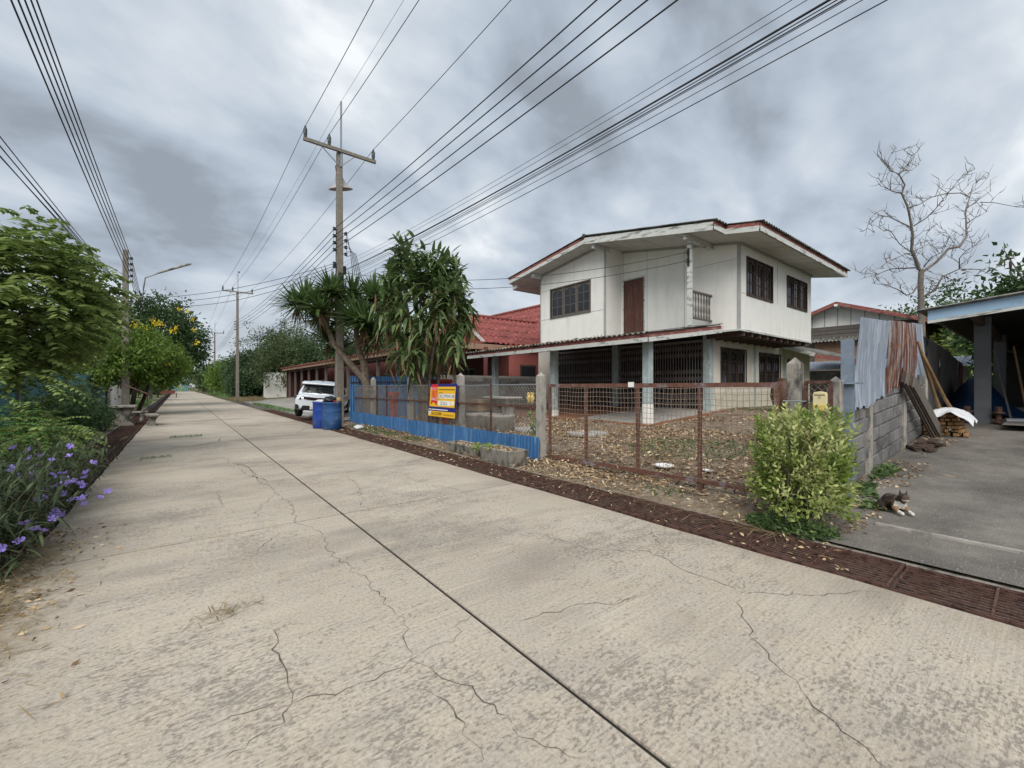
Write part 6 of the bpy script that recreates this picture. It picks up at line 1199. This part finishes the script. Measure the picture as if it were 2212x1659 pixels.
for k in range(9):
    x, y = 9.6+U(0, 1.6), 1.36+U(-.12, .14); tag(MB().ob((x, y, zg(x)+.05+.02*(k % 3)), (U(.12, .3), U(-.1, .1), 0), (U(-.03, .03), .05, .0), (0, 0, .018)).build('scrap_board', 'dark_wood'), 'short dark scrap board lying at the foot of the block wall', 'board', 'scrap boards at the wall foot')
# ---------------- left side: teal fence, gate, stone table set, cart ----------------
tf = thing('teal_fence', 'teal ribbed metal fence behind the verge plants', 'fence', (-3.2, 22, 0))
for k in range(16): MB().sheet((-3.2-.01*(k % 2), 10+k*1.42, .1), (0, 1.45, 0), (0, 0, 1.85), (1, 0, 0), .16, .02, 1).build('metal_sheet', 'teal_fence', tf)
for y in (10, 16, 22, 28, 32.7): MB().box(-3.3, -3.12, y-.08, y+.08, 0, 2.05).build('post', 'grey_paint', tf)
wg = thing('white_gate', 'white sheet gate between beige pillars past the teal fence', 'gate', (-3.2, 36, 0)); MB().box(-3.25, -3.2, 33.3, 39, .1, 2.2).build('leaf', 'white', wg)
for y in (33.0, 39.2): MB().box(-3.4, -3.0, y-.2, y+.2, 0, 2.3).build('pillar', 'cream', wg)
def bench(name, label, x, y, L, W_, h, cat, rz=0):
    t = thing(name, label, cat, (x, y, 0)); MB().box(x-W_/2, x+W_/2, y-L/2, y+L/2, h-.07, h).build('slab_top', 'conc_dark', t, bevel=.012)
    for s in (-1, 1):
        yy = y+s*L*.3; pr = [(-.42, 0), (-.40, .08), (-.22, .3), (-.2, .5), (-.32, .8), (-.44, 1), (.44, 1), (.32, .8), (.2, .5), (.22, .3), (.40, .08), (.42, 0)]
        MB().prism([(x+a*W_, yy-.05, b_*(h-.07)) for a, b_ in pr], (0, .1, 0)).build('leg', 'conc_dark', t)
    t.rotation_euler.z = rz; return t
bench('stone_table', 'weathered concrete garden table by the road drain', -1.62, 21.6, 1.1, .75, .74, 'table'); bench('stone_bench', 'concrete bench on the road side of the garden table', -.78, 20.9, 1.2, .36, .42, 'bench', .12); bench('stone_bench', 'concrete bench on the fence side of the garden table', -2.35, 20.6, 1.1, .36, .42, 'bench', -.1); bench('stone_bench', 'concrete bench at the far end of the garden table', -1.5, 23.6, 1.0, .36, .42, 'bench', 1.5)
hr = thing('handrail', 'thin rusty handrail beside the stone benches', 'handrail', (-1.2, 25, 0)); MB().tube([(-1.05, 24.2, 0), (-1.05, 24.2, 1.15)], .025, 6).build('upright', 'rust', hr); MB().tube([(-1.0, 24.0, 1.12), (-1.9, 25.2, 1.55)], .025, 6).build('rail', 'rust', hr)
for k in range(5): tag(MB().box(-2.35+.12*k, -2.25+.12*k, 12.2+.3*k, 16.2+.2*k, .0+.02*(k % 2), .05+.02*(k % 2)).build('old_plank', 'grey_wood'), 'old grey plank lying beside the grate under the dark shrub', 'plank', 'old planks beside the verge grate')
ct = thing('motor_cart', 'parked sidecar cart with dark red tray at the roadside under the trees', 'cart', (-1.1, 72, 0)); x, y = -1.1, 72
MB().box(x-.75, x+.75, y-.55, y+.6, .5, .62).build('tray', 'hump', ct); MB().box(x-.75, x+.75, y-.55, y-.5, .62, .95).build('tray_side', 'hump', ct)
for s in (-1, 1): MB().box(x+s*.75-.03, x+s*.75+.03, y-.55, y+.6, .62, .9).build('tray_side', 'hump', ct)
for (xx, yy) in ((x-1.0, y-.3), (x+.9, y-.2), (x-1.0, y+1.0)):
    MB().tube([(xx, yy+.3*math.cos(a), .3+.3*math.sin(a)) for a in np.linspace(0, 6.283, 19)], .05, 6, False).build('wheel', 'black', ct, True)
MB().tube([(x-1.0, y-.3, .3), (x-1.0, y, .8), (x-1.0, y+.8, .85), (x-1.0, y+1.0, .3)], .04, 6).tube([(x-1.3, y+.75, 1.1), (x-.7, y+.75, 1.1)], .02, 6).build('motorcycle_frame', 'black', ct); MB().tube([(x+.75, y-.5, .6), (x+.95, y-.5, 1.1), (x+.95, y+.6, 1.1)], .02, 6).build('side_rail', 'rust', ct); MB().box(x-1.12, x-.88, y-.4, y+.3, .78, .9).build('saddle', 'black', ct)

# ---------------- the calico cat ----------------
def cat():
    me = bpy.data.meshes.new('cat'); o = bpy.data.objects.new('cat', me); col.objects.link(o)
    # local: x forward (head), y left, z up; lying with fore paws out in front
    pts = [(-.17, 0, .075, .062), (-.10, 0, .10, .082), (-.02, 0, .105, .078), (.06, 0, .11, .068), (.10, 0, .14, .052), (.125, .0, .178, .046), (.16, 0, .182, .045), (.198, 0, .168, .024),
           (.07, .05, .06, .032), (.13, .06, .03, .021), (.185, .052, .020, .020), (.21, .052, .019, .020), (.07, -.05, .06, .032), (.13, -.055, .03, .021), (.18, -.048, .020, .020), (.205, -.048, .019, .020),
           (-.13, .075, .06, .048), (-.05, .10, .025, .024), (.0, .10, .02, .018), (-.13, -.075, .06, .048), (-.05, -.10, .025, .024), (.0, -.10, .02, .018), (-.22, .04, .03, .02), (-.20, .12, .02, .016), (-.12, .16, .018, .014)]
    ed = [(0, 1), (1, 2), (2, 3), (3, 4), (4, 5), (5, 6), (6, 7), (3, 8), (8, 9), (9, 10), (10, 11), (3, 12), (12, 13), (13, 14), (14, 15), (0, 16), (16, 17), (17, 18), (0, 19), (19, 20), (20, 21), (0, 22), (22, 23), (23, 24)]
    mb0 = MB()
    for i, j in ed:
        A, B_ = V(pts[i][:3]), V(pts[j][:3]); ra, rb_ = pts[i][3], pts[j][3]
        for k in range(9):
            t = k/8; c0 = A.lerp(B_, t); r0 = ra+(rb_-ra)*t
            mb0.lathe(c0, [(r0*math.sin(q), -r0*math.cos(q)) for q in np.linspace(0.02, math.pi-.02, 9)], 12)
    me.from_pydata(mb0.v, [], mb0.f); rm = o.modifiers.new('remesh', 'REMESH'); rm.mode = 'VOXEL'; rm.voxel_size = .006
    sm = o.modifiers.new('smooth', 'SMOOTH'); sm.factor = .5; sm.iterations = 8
    bpy.context.view_layer.update(); m2 = bpy.data.meshes.new_from_object(o.evaluated_get(bpy.context.evaluated_depsgraph_get())); bpy.data.objects.remove(o)
    ca = m2.color_attributes.new('fur', 'FLOAT_COLOR', 'POINT'); rd = random.Random(3)
    for i, v in enumerate(m2.vertices):
        x, y, z = v.co; n = math.sin(x*55+y*31)+math.sin(y*61+z*47+1)+math.sin(z*70-x*40)
        c = (.028, .02, .016) if n < .5 else ((.13, .08, .045) if n < 1.5 else (.07, .045, .03))
        if .02 < x < .14 and z < .135 and x > .085: c = (.72, .69, .64)          # chest
        if abs(y) > .03 and z < .08 and .05 < x < .15: c = (.30, .18, .09)         # tan fore legs
        if x > .15 and z < .06: c = (.78, .75, .70)                             # white paws
        if x > .17 and z > .12: c = (.75, .70, .62) if z < .168 else (.09, .06, .042)
        if x > .11 and z > .175 and x < .18: c = (.035, .027, .022)
        ca.data[i].color = (*c, 1)
    m, g, b_ = newmat('calico_fur'); at = g.node('Attribute', attribute_name='fur'); g.set(b_.inputs['Base Color'], g.mix(g.m('MULTIPLY', g.rng(g.noise(g.pos(), 160, 3, .6), .4, .7), .35), at.outputs['Color'], (.05, .035, .025))); b_.inputs['Roughness'].default_value = .95; g.set(b_.inputs['Normal'], g.node('Bump', {'Height': g.noise(g.pos(), 260, 2, .6), 'Strength': .6, 'Distance': .01}).outputs[0]); m2.materials.clear(); m2.materials.append(m)
    m2.polygons.foreach_set('use_smooth', np.ones(len(m2.polygons), dtype=bool))
    r = bpy.data.objects.new('cat', m2); col.objects.link(r); ORG[r] = V((0, 0, 0)); tag(r, 'calico cat lying on the driveway with white fore paws stretched out', 'cat')
    for s in (-1, 1): MB().add([(.142, s*.008, .215), (.125, s*.046, .195), (.158, s*.036, .205), (.135, s*.036, .265)], [(0, 1, 3), (1, 2, 3), (2, 0, 3), (0, 2, 1)]).build('ear', 'bark_dark', r)
    for s in (-1, 1): MB().lathe((.183, s*.021, .182), [(0, -.005), (.006, -.003), (.007, 0), (.006, .003), (0, .005)], 8).build('eye', 'insul', r, True)
    MB().lathe((.213, 0, .165), [(0, -.005), (.006, -.002), (.004, .004), (0, .005)], 6).build('nose', 'spink', r, True)
    return r
c = cat(); c.location = (6.08, 1.03, zg(6.08)+.024); c.rotation_euler.z = R_(-136); c.scale = (.80, .92, .98)
